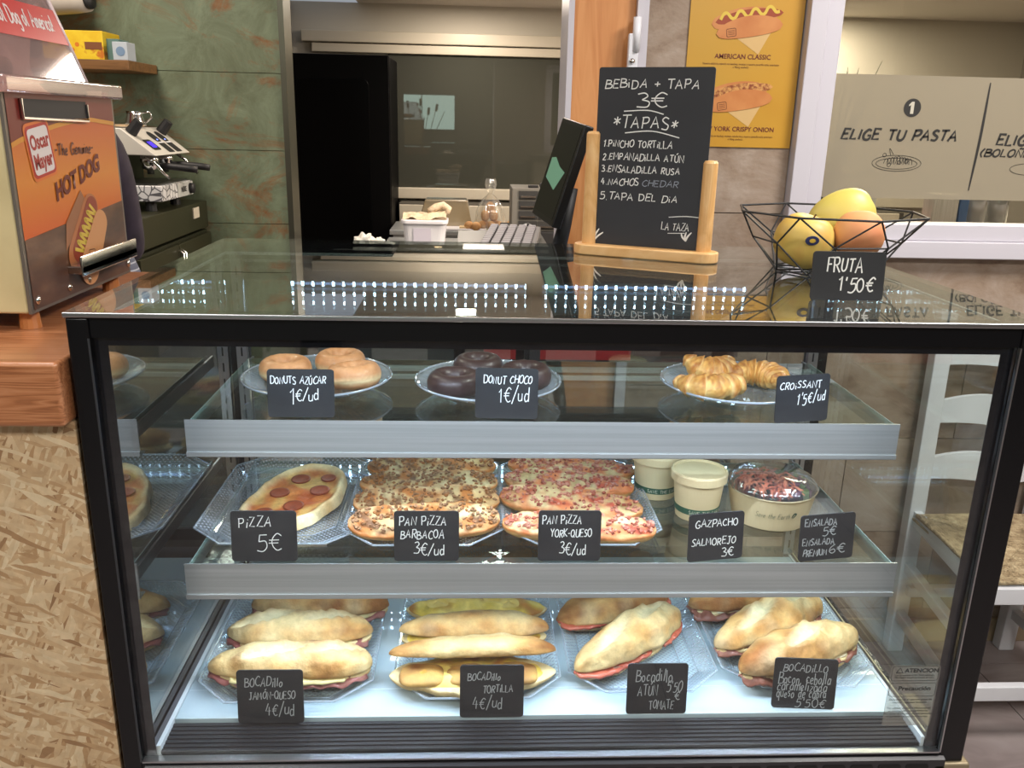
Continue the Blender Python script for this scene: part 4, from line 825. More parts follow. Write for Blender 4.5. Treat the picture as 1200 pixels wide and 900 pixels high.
# shelves
def led_chips(x0, x1, n, y, z, sx=.0055, sy=.0035, vertical=False):
    m = MB()
    for i in range(n):
        x = x0 + (x1 - x0) * i / (n - 1)
        if vertical: m.add([(x - sx / 2, y, z - sy / 2), (x + sx / 2, y, z - sy / 2), (x + sx / 2, y, z + sy / 2), (x - sx / 2, y, z + sy / 2)], [(0, 1, 2, 3)])
        else: m.add([(x - sx / 2, y - sy / 2, z), (x - sx / 2, y + sy / 2, z), (x + sx / 2, y + sy / 2, z), (x + sx / 2, y - sy / 2, z)], [(0, 1, 2, 3)])
    return m
S1, S2, PH = 1.0018, .7981, .055; D1, D2 = .182, .1255
RAILW = P('rail_pale', (222, 232, 234), .3)
for (zs_, d_) in ((S1, D1), (S2, D2)):
    g = MB().box(.073, 1.127, d_ + .003, .528, zs_ - .0085, zs_ - .0015).build('shelf', SHELFG, dc)
    MB().box(.073, 1.127, .528, .5285, zs_ - .0085, zs_ - .0015).box(.0722, .073, d_ + .003, .528, zs_ - .0085, zs_ - .0015).box(1.127, 1.1278, d_ + .003, .528, zs_ - .0085, zs_ - .0015).build('glass_edge', GEDGE, g)
    MB().box(.0658, 1.1342, d_ - .001, d_ + .001, zs_ - PH, zs_).box(.0658, 1.1342, d_ - .004, d_ - .001, zs_ - PH - .001, zs_ - PH + .0055).box(.0658, 1.1342, d_ - .003, d_ + .018, zs_ - PH - .002, zs_ - PH - .0005).build('front_panel', STEEL, g)
    MB().box(.075, 1.125, .452, .460, zs_ - .016, zs_ - .0088).box(.075, 1.125, .496, .516, zs_ - .014, zs_ - .0088).build('rear_rail', RAILW, g)
    for x in (.068, 1.1285): MB().box(x, x + .004, d_ + .01, .572, zs_ - .03, zs_ - .009).build('bracket', ALU, g)
    MB().box(.09, 1.11, d_ + .004, d_ + .016, zs_ - PH - .005, zs_ - PH - .0022).build('light_strip', WHITEP, g)
    led_chips(.10, 1.10, 42, d_ + .010, zs_ - PH - .0054).build('led_chips', LED if zs_ > .9 else LEDL, g)
MB().box(.06, 1.15, .034, .048, 1.178, 1.186).build('light_strip', WHITEP, dc); led_chips(.08, 1.13, 44, .041, 1.1775).build('led_chips', LEDT, dc)

# warning sticker on the front glass
stk = thing('warning_label', 'transparent warning label on the front glass at lower right', 'label', (0, .0048, 0))
def TK(a, b, l=0): return (a, -.0003 - l * .0002, b)
MB().prism(rrect(1.083, 1.155, .600, .701, .003, 3), 0, .0004, lambda a, b, l: (a, l, b)).build('film', thin_glass('label_film', (235, 235, 232), 1, .16, (190, 190, 184)), stk)
INK2 = P('label_ink', (40, 40, 42), .6)
for (za, zb_) in ((.676, .700), (.650, .672)):
    mb = MB(); e = rrect(1.085, 1.153, za, zb_, .004, 3); stroke(mb, e + [e[0]], .0006, TK, taper=False, smooth=False); mb.build('outline', INK2, stk)
mb = MB(); stroke(mb, [(1.091, .689), (1.096, .6975), (1.101, .689), (1.091, .689)], .0012, TK, taper=False, smooth=False); mb.build('warning_triangle', INK2, stk)
printed('lettering', 'ATENCION', .0092, lambda a, b, l: TK(a * 1.05 + 1.128, b + .690), INK2, stk, .0002); printed('lettering', 'Precaución', .0098, lambda a, b, l: TK(a * 1.1 + 1.122, b + .660), INK2, stk, .0002)
printed('lettering', 'Gas refrigerante R290 / R600 inflamable.\nManténgase alejado de fuentes de calor.', .0036, lambda a, b, l: TK(a + 1.119, b + .684), INK2, stk)
printed('lettering', 'Desconectar el aparato antes de\nrealizar cualquier limpieza.\n\nNo utilizar aparatos eléctricos en\nel interior del compartimento.\nNo dañar el circuito de refrigeración\nni perforar las paredes internas.', .0048, lambda a, b, l: TK(a + 1.119, b + .643), INK2, stk)

# ---- worktop behind the case with added led reflection rows, red crates, keyboard, monitor
wk = thing('back_worktop', 'dark worktop behind the display case carrying keyboard and screen', 'worktop', (0, 0, 0))
MB().box(.10, .44, 1.05, 1.39, 1.06, 1.095).box(.44, .70, 1.05, 1.76, 1.06, 1.095).box(.70, 1.18, 1.05, 1.108, 1.06, 1.095).build('top', P('worktop_dark', (44, 46, 46), .35), wk)
MB().box(.10, .46, 1.08, 1.10, .88, 1.06).build('front_panel', P('panel_grey', (134, 136, 130), .5), wk); MB().box(.10, .46, 1.08, 1.10, .10, .878).build('lower_panel', P('panel_dark', (64, 66, 66), .5), wk); MB().box(.46, 1.18, 1.09, 1.108, .10, .84).build('lower_panel', P('panel_dark2', (70, 70, 70), .5), wk); MB().box(.90, 1.17, 1.09, 1.108, .862, .975).build('brown_panel', P('panel_brown', (70, 46, 38), .5), wk); MB().box(.44, .46, 1.08, 1.74, .10, 1.06).box(.66, .68, 1.11, 1.74, .10, 1.06).build('side_panel', BLACKM, wk)
MB().box(.11, .69, 1.36, 1.38, .10, 1.06).build('back_board', BLACKM, wk); MB().box(.46, 1.16, 1.052, 1.108, .845, .86).box(.46, .66, 1.108, 1.36, .845, .86).build('lower_shelf', BLACKM, wk)
MB().box(.11, .68, 1.10, 1.36, 0, .10).build('plinth', BLACKM, wk)
lb = thing('led_reflection', 'rows of white leds added behind the case for leds mirrored in its glass', 'light', (0, 1.046, 0))  # added led rows standing in for case leds mirrored in the glass
MB().box(.045, 1.165, 0, .0035, .978, 1.058).build('housing', P('led_backing_grey', (110, 118, 124), .4), lb)
LED2 = P('reflected_led', (206, 226, 255), .5, 0, 45)
MB().box(.050, 1.16, -.0004, 0, 1.0435, 1.0495).build('glow_strip', P('led_glow', (150, 180, 240), .5, 0, 3), lb)  # blue-white glow of the mirrored top row, put in as an emissive strip
for z, n0, n1 in ((1.046, .0058, .0105), (1.0215, .0046, .009), (.999, .0034, .008)):
    led_chips(.052, 1.155, 46, -.0006, z, n0, n1, True).build('reflected_led_row', LED2, lb)
for nm, a, b, lab in (('red_crate', .515, .595, 'narrow red crate on the shelf behind the case'), ('red_crate', .635, .885, 'wide red crate on the shelf behind the case')):
    rc = thing(nm, lab, 'crate', ((a + b) / 2, 1.078, .8602)); hw = (b - a) / 2
    RDM = P('crate_red', (176, 34, 38), .4)
    MB().box(-hw, hw, -.024, .024, 0, .004).box(-hw, hw, -.024, -.021, .004, .092).box(-hw, hw, .021, .024, .004, .092).box(-hw, -hw + .003, -.021, .021, .004, .092).box(hw - .003, hw, -.021, .021, .004, .092).build('shell', RDM, rc)
    MB().box(-hw - .003, hw + .003, -.0255, -.024, .08, .092).build('rim', RDM, rc)
kbd = thing('keyboard', 'grey computer keyboard behind the display case', 'keyboard', (.592, 1.40, 1.0955), rz=-.12)
MB().prism([(-.21, 0), (.21, 0), (.21, .034), (-.21, .012)], -.075, .075, lambda a, b, l: (l, a, b)).build('base', P('kb_base', (52, 52, 58), .5), kbd, bevel=.004)
KEY = P('key_grey', (92, 91, 102), .5); kme = None
for r in range(13):
    for c in range(5):
        x = -.062 + c * .028; y = -.19 + r * .030
        if kme is None:
            o = MB().prism([(-.0115, -.013), (.0115, -.013), (.0115, .013), (-.0115, .013)], 0, .007).build('key', KEY, kbd, bevel=.002); kme = o
        else: o = kme.copy(); C.objects.link(o)
        o.location = (x, y, .0135 + (y + .21) / .42 * .022); o.rotation_euler = (.052, 0, 0)
ms = thing('computer_mouse', 'dark computer mouse beside the keyboard', 'mouse', (.655, 1.66, 1.0955))
MB().grid(lambda u, v: (.022 * math.sin(PI * u) * math.cos(2 * PI * v) , .05 * -math.cos(PI * u), .018 + .017 * math.sin(PI * u) * math.sin(2 * PI * v)), 14, 16, cv=True).build('shell', P('mouse_grey', (92, 94, 100), .35), ms, smooth=True)
MB().lathe([(.007, -.003), (.007, .003)], (0, -.025, .0335), 12, axis='x').build('wheel', BLACKM, ms, smooth=True)
# monitor, thin black, seen edge-on, tilted
mo = thing('monitor', 'black till screen tilted left beside the chalkboard', 'monitor', (.70, .985, 1.0955))
MB().box(-.07, .05, -.05, .09, 0, .014).build('stand_base', BLACKM, mo, bevel=.004)
MB().tube([(-.02, .03, .012), (-.0, .03, .10), (.015, .03, .19)], [.02, .016, .014], 12).build('stand_neck', BLACKM, mo, smooth=True)
A = Vector((-.073, .02, .128)); Bv = Vector((-.008, .02, .345)); dz = Bv - A; dy_ = Vector((.030, -.13, -.014))
def mon(u, v, l): return A + dz * v + dy_ * u + Vector((.95, .30, -.26)).normalized() * l
def slab(u0, u1, v0, v1, l0, l1):
    return MB().add([mon(u0, v0, l0), mon(u1, v0, l0), mon(u1, v1, l0), mon(u0, v1, l0), mon(u0, v0, l1), mon(u1, v0, l1), mon(u1, v1, l1), mon(u0, v1, l1)], [(0, 3, 2, 1), (4, 5, 6, 7), (0, 1, 5, 4), (1, 2, 6, 5), (2, 3, 7, 6), (3, 0, 4, 7)])
slab(-.15, 1, 0, 1, 0, .022).build('casing', P('monitor_black', (14, 14, 16), .35), mo, bevel=.003)
slab(-.10, .92, .06, .96, -.0008, .0001).build('screen', P('screen_dark', (16, 18, 18), .3, spec=.3), mo)
mb = MB(); mb.add([mon(a, b, -.0012) for a, b in ((.0, .40), (.55, .32), (.80, .52), (.5, .55), (.2, .62), (.0, .60))], [(0, 1, 2, 3, 4, 5)]); mb.build('screen_reflection', P('reflection_mint', (96, 140, 116), .5, 0, .35), mo)  # mint reflection on the screen, painted as a faintly glowing patch
MB().tube([(-.03, .03, .014), (-.06, .10, .006), (-.03, .25, .005), (-.05, .4, .005)], .0035, 6).build('cable', BLACKM, mo, smooth=True)

# ================================================================ CARDS
def card(lines, x, y, z, w_, h_, label, rz=0.0, lean=.10, col=CHALK, wd=.00135, shear=0, foot=True):
    t = thing('price_card', label, 'sign', (x, y, z), rz=rz, group=None)
    cs, sn = math.cos(lean), math.sin(lean)
    def T(a, b, l): return (a, b * sn - .0011 + l, b * cs + shear * a)
    MB().prism(rrect(-w_ / 2, w_ / 2, 0, h_, .005, 4), -.001, .001, lambda a, b, l: (a, b * sn + l, b * cs + shear * a)).build('panel', CARD, t)
    if foot: MB().box(-w_ / 2 + .006, w_ / 2 - .006, .0012, .012, 0, .0016).build('foot', CARD, t)
    mb = MB()
    for ln in lines:
        txt, u, v, s = ln[:4]; fit = ln[4] * w_ if len(ln) > 4 and ln[4] else None
        write(mb, txt, (u - .5) * w_, v * h_, s * h_, wd, lambda a, b, l: T(a, b, -.0002), slant=.08, jit=.10, fit=fit, rise=ln[5] if len(ln) > 5 else 0)
    mb.build('lettering', col, t); return t
card([('DONUTS AZÚCAR', .05, .70, .15, .84), ('1', .34, .30, .34), ('€/ud', .42, .36, .22, .36)], .2325, .197, S1, .0975, .072, 'black price card reading donuts azúcar before the sugared doughnuts')
card([('DONUT CHOCO', .13, .70, .15, .78), ('1€/ud', .38, .34, .28, .5)], .536, .197, S1, .0935, .0765, 'black price card reading donut choco before the chocolate doughnuts', rz=-.05)
card([('CROiSSANT', .06, .72, .15, .80), ("1'5€/ud", .40, .36, .24, .55, .12)], .981, .186, S1 + .002, .083, .072, 'black price card reading croissant before the croissants', rz=.07, shear=.05)
card([('PiZZA', .12, .68, .2, .52), ('5€', .40, .22, .32, .40)], .181, .134, S2, .0955, .078, 'black price card reading pizza 5 on the middle shelf', rz=.0)
card([('PAN PiZZA', .08, .72, .17, .74), ('BARBACOA', .10, .46, .17, .68), ('3€/ud', .30, .14, .22, .5)], .419, .134, S2, .096, .078, 'black price card reading pan pizza barbacoa')
card([('PAN PiZZA', .06, .74, .16, .64), ('YORK-QUESO', .20, .48, .15, .66), ('3€/ud', .34, .14, .22, .45)], .632, .134, S2, .094, .079, 'black price card reading pan pizza york queso', rz=.0)
card([('GAZPACHO', .12, .72, .15, .78), ('SALMOREJO', .06, .33, .15, .82), ('3€', .62, .06, .17, .24)], .8545, .136, S2, .086, .075, 'black price card reading gazpacho and salmorejo', rz=.08, shear=.05)
card([('ENSALADA', .08, .76, .15, .6), ('5€', .42, .54, .18, .26), ('ENSALADA', .06, .34, .14, .6), ('PREMIUM', .08, .10, .13, .45), ('6€', .56, .12, .19, .32)], 1.026, .137, S2, .087, .073, 'black price card reading ensalada in front of the salad bowl', rz=.08, shear=.05, col=CHALKD)
card([('BOCADillo', .12, .70, .17, .58), ('JAMÓN-QUESO', .18, .46, .14, .70), ('4€/ud', .42, .16, .22, .45)], .193, .062, .571, .096, .085, 'black price card reading bocadillo jamón queso', col=CHALKD)
card([('BOCADillo', .12, .72, .14, .52), ('TORTiLLA', .36, .48, .14, .48), ('4€/ud', .20, .18, .22, .48)], .518, .070, .571, .0955, .085, 'black price card reading bocadillo tortilla', col=CHALKD)
card([('Bocadillo', .14, .64, .24, .62), ("5'50", .66, .44, .20, .26), ('ATÚN', .18, .36, .20, .34), ('€', .80, .28, .14), ('TOMATE', .38, .10, .17, .42)], .768, .074, .571, .092, .083, 'black price card reading bocadillo atún tomate', col=CHALKD, rz=.0)
card([('BOCADiLLO', .14, .74, .15, .72), ('Bacon, cebolla', .08, .50, .22, .84), ('caramelizada', .07, .36, .20, .80), ('queso de cabra', .07, .22, .20, .80), ("5'50€", .38, .04, .17, .5)], .998, .082, .572, .096, .083, 'black price card reading bocadillo bacon cebolla caramelizada', col=CHALKD, rz=-.08)
card([('FRUTA', .20, .58, .28, .50), ("1'50€", .38, .18, .28, .50)], 1.003, .137, 1.2002, .102, .067, 'black price card reading fruta in front of the wire basket', rz=-.02, wd=.0021)

# ================================================================ CHALKBOARD EASEL
ez = thing('chalkboard', 'tall black tapas chalkboard in a light wooden stand on the case', 'chalkboard', (.792, .512, 1.2002), rz=-.44)
MB().prism(rrect(-.131, .131, -.027, .027, .026, 8), 0, .019).build('wooden_base', OAKL, ez, bevel=.003)
for x, h in ((-.105, .215), (.105, .172)): MB().lathe([(.0130, .019), (.0125, h - .004), (.010, h), (.0001, h + .001)], (x, 0, 0), 20).build('post', OAKL, ez, smooth=False)
BRDM = noisy('chalkboard_black', ((.3, (30, 31, 36)), (.7, (40, 41, 46))), 6, 3, .55)
MB().prism(rrect(-.1, .1, .019, .322, .004, 2), -.0015, .0015, lambda a, b, l: (a, l, b)).build('board', BRDM, ez)
def TB(a, b, l=0): return (a, -.0018 - .0002 * l, b)
mb = MB()
for txt, x, z, s, f, w_ in (('BEBiDA + TAPA', -.088, .288, .0145, .166, .0018), ('3€', -.030, .256, .022, .058, .0020), ('*TAPAS*', -.070, .222, .020, .116, .0020), ('1.PiNCHO TORTiLLA', -.086, .190, .0115, .124, .0016), ('2.EMPANADiLLA ATÚN', -.086, .168, .0115, .146, .0016), ('3.ENSALADiLLA RUSA', -.087, .147, .0115, .142, .0016), ('4.NACHOS', -.087, .125, .0115, .070, .0016), ('5.TAPA DEL DiA', -.087, .099, .0120, .142, .0016), ('LA TAZA', .028, .052, .0125, .050, .0013)):
    write(mb, txt, x, z, s, w_, TB, slant=.08, jit=.10, fit=f)
stroke(mb, [(-.052, .250), (-.01, .252), (.018, .246)], .0018, TB, taper=False); stroke(mb, [(-.048, .214), (.0, .218), (.048, .208)], .0018, TB, taper=False)
stroke(mb, [(.040, .074), (.07, .077), (.098, .076)], .0013, TB, taper=False); stroke(mb, [(.04, .046), (.07, .048)], .0012, TB, taper=False)
for (a, b) in (((-.095, .028), (-.093, .052)), ((-.094, .026), (-.086, .046)), ((-.094, .025), (-.078, .040)), ((.073, .034), (.064, .048)), ((.073, .034), (.073, .050)), ((.073, .034), (.082, .050))):
    m_ = ((a[0] + b[0]) / 2 - .002, (a[1] + b[1]) / 2); stroke(mb, [a, m_, b], .0032, TB)
mb.build('lettering', CHALK, ez)
mb = MB(); write(mb, 'CHEDAR', -.012, .125, .0105, .0012, TB, slant=.1, jit=.05, fit=.066); mb.build('lettering', P('chalk_grey', (150, 156, 168), .8), ez)

# ================================================================ FRUIT BASKET
bk = thing('wire_basket', 'black geometric wire fruit basket on top of the case', 'basket', (1.072, .395, 1.2))
nb = 8; R1, R0, H1 = .152, .082, .098; W_ = .0019
rim = [(R1 * math.cos(2 * PI * k / nb + .12), R1 * math.sin(2 * PI * k / nb + .12), H1) for k in range(nb)]
mid = [(.118 * math.cos(2 * PI * (k + .5) / nb + .12), .118 * math.sin(2 * PI * (k + .5) / nb + .12), .052) for k in range(nb)]
bot = [(R0 * math.cos(2 * PI * k / nb + .12), R0 * math.sin(2 * PI * k / nb + .12), .0022) for k in range(nb)]
for k in range(nb):
    n = (k + 1) % nb
    for a, b in ((rim[k], rim[n]), (bot[k], bot[n]), (rim[k], mid[k]), (rim[n], mid[k]), (mid[k], bot[k]), (mid[k], bot[n])) + (((mid[k], mid[n]),) if k % 2 else ()) + (((bot[k], (0, 0, .0022)),)):
        MB().tube([a, b], W_ if a[2] > .09 and b[2] > .09 else .0015, 6).build('wire', BLACKM, bk)
def fruit(name, loc, r, mat, label, cat, sq=.92, dimple=.25, axis=(0, 0, 1), top=.0):
    ax = Vector(axis).normalized(); q = Vector((0, 0, 1)).rotation_difference(ax)
    def fn(u, v):
        th = PI * u; rr = r * (1 - dimple * math.exp(-(th / .38) ** 2) - dimple * .6 * math.exp(-((PI - th) / .35) ** 2)) * (1 + .02 * math.sin(4 * 2 * PI * v + .5) * math.sin(th) + .02 * math.sin(3 * th))
        return q @ Vector((rr * math.sin(th) * math.cos(2 * PI * v), rr * math.sin(th) * math.sin(2 * PI * v), rr * math.cos(th) * sq + top * math.cos(th) * r))
    t = thing(name, label, cat, loc); MB().grid(fn, 26, 32, cv=True).build('skin', mat, t, smooth=True)
    p0 = q @ Vector((0, 0, r * (1 - dimple) * sq - .003)); p1 = q @ Vector((.004, 0, r * (1 - dimple) * sq + .011)); MB().tube([p0, p1], .0014, 6).build('stem', P('stem_brown', (86, 62, 34), .7), t)
    return t
YA_ = noisy('apple_yellow', ((.3, (198, 158, 70)), (.55, (210, 180, 92)), (.8, (196, 138, 72))), 14, 8, .5, sc=(1, 1, .6)); YB_ = noisy('mango_yellow', ((.3, (196, 180, 84)), (.7, (208, 194, 104))), 6, 4, .45)
PE_ = noisy('peach', ((.3, (212, 164, 104)), (.5, (216, 152, 100)), (.75, (206, 126, 88))), 9, 4, .65)
fa = fruit('apple', (1.028, .378, 1.252), .050, YA_, 'large yellow apple with blue sticker at left of the wire basket', 'fruit', axis=(.2, -.15, 1))
MB().lathe([(.0001, .0004), (.0095, .0), (.0100, -.0006)], (0, 0, 0), 20, axis='y').build('sticker', P('sticker_blue', (36, 42, 84), .4), fa).location = (-.006, -.0512, .006)
MB().lathe([(.0001, .0008), (.0045, .0005)], (0, 0, 0), 14, axis='y').build('sticker_disc', P('sticker_yellow', (206, 170, 60), .4), fa).location = (-.006, -.0518, .006)
for ch in fa.children:
    if ch.name.startswith('sticker'): ch.scale = (1.15, -1, .75)
fruit('yellow_fruit', (1.118, .452, 1.283), .047, YB_, 'long yellow fruit lying tilted behind the peach', 'fruit', 1.0, .12, (.9, -.2, .55), .25)
fruit('peach', (1.112, .362, 1.265), .0415, PE_, 'orange peach at the right of the wire basket', 'fruit', .92, .2, (.2, .6, 1))
fruit('yellow_apple', (1.085, .435, 1.236), .038, YA_, 'yellow apple at the bottom of the basket under the long fruit', 'fruit', .92, .2, (0, .3, 1))
print('part3 ok')

# ================================================================ PLATES AND TRAYS
def plate(x, y, r, label):
    t = thing('glass_plate', label, 'plate', (x, y, S1 - .0014))
    pr = [(.0001, .012), (r * .62, .012), (r * .82, .018), (r * .985, .0275), (r, .0270), (r * .99, .0245), (r * .82, .0145), (r * .62, .0085), (r * .45, .0085), (r * .42, .0), (r * .40, .0), (r * .40, .0085), (.0001, .0088)]
    MB().lathe(pr, n=64).build('dish', PLATEG, t, smooth=True)
    MB().tube([(r * .985 * math.cos(a), r * .985 * math.sin(a), .0265) for a in [2 * PI * i / 64 for i in range(64)]], .0021, 6, closed=True).build('rim', thin_glass('plate_rim', (235, 242, 248), 2.5, .42, (222, 230, 240), .05), t, smooth=True)
    m = MB()
    for k in range(72):
        a = 2 * PI * k / 72; m.bar((r * .70 * math.cos(a), r * .70 * math.sin(a), .0155), (r * .94 * math.cos(a), r * .94 * math.sin(a), .0258), .0012, .0012)
    m.build('ribbing', thin_glass('plate_rib', (240, 246, 250), 2.5, .3), t)['kind'] = 'stuff'
    return t
plate(.233, .336, .121, 'round ribbed glass plate under the sugared doughnuts'); plate(.511, .320, .119, 'round ribbed glass plate under the chocolate doughnuts'); plate(.918, .322, .122, 'round ribbed glass plate under the croissants')

def tray(x, y, z, w_, d_, label, rz=0.0):
    t = thing('plastic_tray', label, 'tray', (x, y, z), rz=rz)
    def octo(a, b, c): return [(-a + c, -b), (a - c, -b), (a, -b + c), (a, b - c), (a - c, b), (-a + c, b), (-a, b - c), (-a, -b + c)]
    a, b = w_ / 2, d_ / 2; lv = [(a - .028, b - .030, .040, .0015), (a - .024, b - .026, .042, .0035), (a - .004, b - .004, .050, .0175), (a, b, .052, .0180)]
    vs = []; fs = []
    for (p, q, c, z_) in lv: vs += [(u, v, z_) for u, v in octo(p, q, c)]
    for i in range(3): fs += [(8 * i + k, 8 * i + (k + 1) % 8, 8 * i + 8 + (k + 1) % 8, 8 * i + 8 + k) for k in range(8)]
    MB().add(vs, [tuple(range(8))] + fs).build('pan', TRAYG, t)
    o1 = octo(a, b, .052); MB().tube([(u, v, .0180) for u, v in o1], .0016, 6, closed=True).build('rim', TRAYR, t)
    m = MB(); n = 9
    for k in range(n):
        yy = -b + .06 + (d_ - .12) * k / (n - 1)
        for s in (-1, 1): m.bar((s * (a - .020), yy, .0065), (s * (a - .006), yy, .0160), .0010, .0010)
    m.tube([(u, v, .0042) for u, v in octo(a - .050, b - .055, .03)], .0010, 5, closed=True).tube([(u, v, .0040) for u, v in octo(a - .025, b - .028, .041)], .0009, 5, closed=True)
    m.build('embossing', TRAYR, t); return t
tray(.187, .335, S2 - .0012, .262, .358, 'clear plastic tray under the single pizza'); tray(.410, .338, S2 - .0012, .250, .375, 'clear plastic tray under the four barbecue pan pizzas'); tray(.662, .333, S2 - .0012, .250, .362, 'clear plastic tray under the ham and cheese pan pizzas')
tray(.200, .262, .5713, .268, .355, 'clear plastic tray under the ham and cheese rolls'); tray(.497, .262, .5713, .262, .345, 'clear plastic tray under the omelette rolls'); tray(.763, .264, .5713, .240, .325, 'clear plastic tray under the tuna and tomato rolls'); tray(1.018, .272, .5713, .250, .325, 'clear plastic tray under the bacon rolls')

# ================================================================ FOOD
CRUST = colattr('bread_crust', .65, 70, .20, .8, 75, .25); CRUMB = noisy('bread_crumb', ((.3, (206, 176, 126)), (.7, (232, 212, 168))), 70, 4, .8, bump=.6)
HAM = noisy('cured_ham', ((.3, (122, 62, 56)), (.55, (150, 88, 80)), (.8, (186, 140, 124))), 26, 5, .4, sc=(1, 3, 1)); CHEESE = P('sliced_cheese', (214, 196, 136), .45, spec=.4); EGG = colattr('omelette', .55, 40, .2, .5, 70, .4)
TOMA = noisy('tomato_flesh', ((.3, (164, 66, 46)), (.7, (196, 104, 78))), 22, 4, .25); TUNA = noisy('tuna', ((.3, (122, 78, 62)), (.7, (176, 136, 112))), 60, 4, .7, bump=.6); BACON = noisy('bacon_slice', ((.3, (104, 54, 42)), (.6, (140, 86, 68)), (.8, (170, 122, 98))), 18, 3, .4, sc=(1, 5, 1))
def L3(c): return lin(c)
def mixc(a, b, t): t = max(0, min(1, t)); return tuple(a[i] * (1 - t) + b[i] * t for i in range(3))
PALE, GOLD, BROWN, FLOURY = L3((214, 188, 134)), L3((198, 150, 88)), L3((146, 92, 44)), L3((228, 212, 168))
def bun_half(name, par, L, W, H, top, seed, z0, golden=.4, slash=(.15, .65), tilt=0.0, yoff=0.0, pw=2.6, bend=0.0, mat=None, xoff=0.0, taper=1.0):
    rnd = random.Random(seed); nu, nv = 84, 44
    ph1 = rnd.uniform(0, 6); pa = rnd.uniform(1.9, 2.5); pb = rnd.uniform(2.0, 2.9)
    def prof(t): return max(.0, 1 - abs(t) ** (pa if t < 0 else pb)) ** .58 * (1 + .05 * math.sin(3.1 * t + ph1) + .03 * math.sin(7 * t + ph1))
    def fn(u, v):
        t = -math.cos(PI * u); s = prof(t); s = max(s, .012); s *= 1 - .10 * (taper - 1) * t; a = 2 * PI * v
        up = math.sin(a); cz = (up if up > 0 else up * .16) if top else (up * .18 if up > 0 else up)
        x = t * L / 2; y = math.copysign(abs(math.cos(a)) ** .85, math.cos(a)) * W / 2 * s * (1 if (up > 0) == top else .97); z = H * cz * s ** .8
        nn = nz((x * 3, y, z + seed), 10, seed) * .0060 + nz((x, y, z + seed), 42, seed) * .0022 + nz((x, y, z), 95, seed) * .0008
        k = 1 + nn / .03; y *= k; z *= (1 + nn / .04)
        # slashes on the crust: ridges and hollows
        sl = 0; ridge = 0
        for (c, wdt, dy0) in ((slash[0], .42, -.12), (slash[1], .36, .10)):
            q = ((t - (c * 2 - 1)) / wdt) ** 2 + ((math.cos(a) - dy0 - (t - (c * 2 - 1)) * .8) / .30) ** 2
            if top and up > 0: sl += math.exp(-q * q * 1.2); ridge += math.exp(-(q - 1.25) ** 2 * 7); z += H * (.16 * math.exp(-(q - 1.2) ** 2 * 5.0) - .13 * math.exp(-q * q))
        y += bend * (t * t - .4) + yoff; x += xoff
        g = golden + 1.2 * nz((x, y * 1.4, z + seed), 13, seed + 5) + .5 * nz((x, y, z), 45, seed) + .45 * (abs(t) ** 5) + .25 * math.exp(-((up - .62) / .2) ** 2)
        c = mixc(PALE, GOLD, g + .35); c = mixc(c, BROWN, (g - .55) * 1.3)
        c = mixc(c, FLOURY, sl * .8 + .5 * max(0, nz((x, y, z + 2), 24, seed + 8))); c = mixc(c, BROWN, ridge * .38 * (.6 + 1.5 * nz((x, y, 1), 18, seed)))
        if (up < 0) == top: c = mixc(PALE, FLOURY, .4)
        if not top and up < 0: c = mixc(PALE, GOLD, .5 + .4 * nz((x, y, z), 20, seed))
        y2, z2 = y, z
        if tilt: y2 = W / 2 + (y - W / 2) * math.cos(tilt) + 0 * z; z2 = z + (W / 2 - y) * math.sin(tilt)
        return ((x, y2, z0 + z2), c)
    return MB().grid(fn, nu, nv, cv=True).build(name, mat or CRUST, par, smooth=True)
def sheet(name, par, mat, x0, x1, y0, y1, z, seed, wav=.003, th=.0022, droop=.0, n=26, m=10, edge=.004):
    def f(u, v, k):
        x = x0 + (x1 - x0) * u; yy = y0 + (y1 - y0) * v + edge * nz((u * 4, v * 2, seed), 2.2, seed) * (1 if v < .5 else -1)
        x += edge * nz((u, v * 3, seed), 2.5, seed + 4)
        ex = min(1.0, abs(x) / .130); yy *= max(.12, 1 - ex ** 3.0) ** .55 * (1 - .30 * max(0, abs(2 * u - 1) - .72) / .28 * (abs(x) > .09))
        zz = z + wav * nz((u * 6, v * 3, seed), 1.8, seed) + wav * .6 * math.sin(u * 23 + seed) * (1 - v) - droop * max(0, (.35 - v) / .35) ** 1.5
        return (x, yy, zz + (th if k else 0))
    vs = [f(i / (n - 1), j / (m - 1), 0) for i in range(n) for j in range(m)] + [f(i / (n - 1), j / (m - 1), 1) for i in range(n) for j in range(m)]
    fs = []; o = n * m
    for i in range(n - 1):
        for j in range(m - 1): a = i * m + j; fs += [(a, a + 1, a + m + 1, a + m), (o + a, o + a + m, o + a + m + 1, o + a + 1)]
    for i in range(n - 1):
        a = i * m; fs.append((a, a + m, o + a + m, o + a)); a = i * m + m - 1; fs.append((a, o + a, o + a + m, a + m))
    for j in range(m - 1): a = j; fs.append((a, o + a, o + a + 1, a + 1)); a = (n - 1) * m + j; fs.append((a, a + 1, o + a + 1, o + a))
    return MB().add(vs, fs).build(name, mat, par, smooth=True)
ZD = .5745
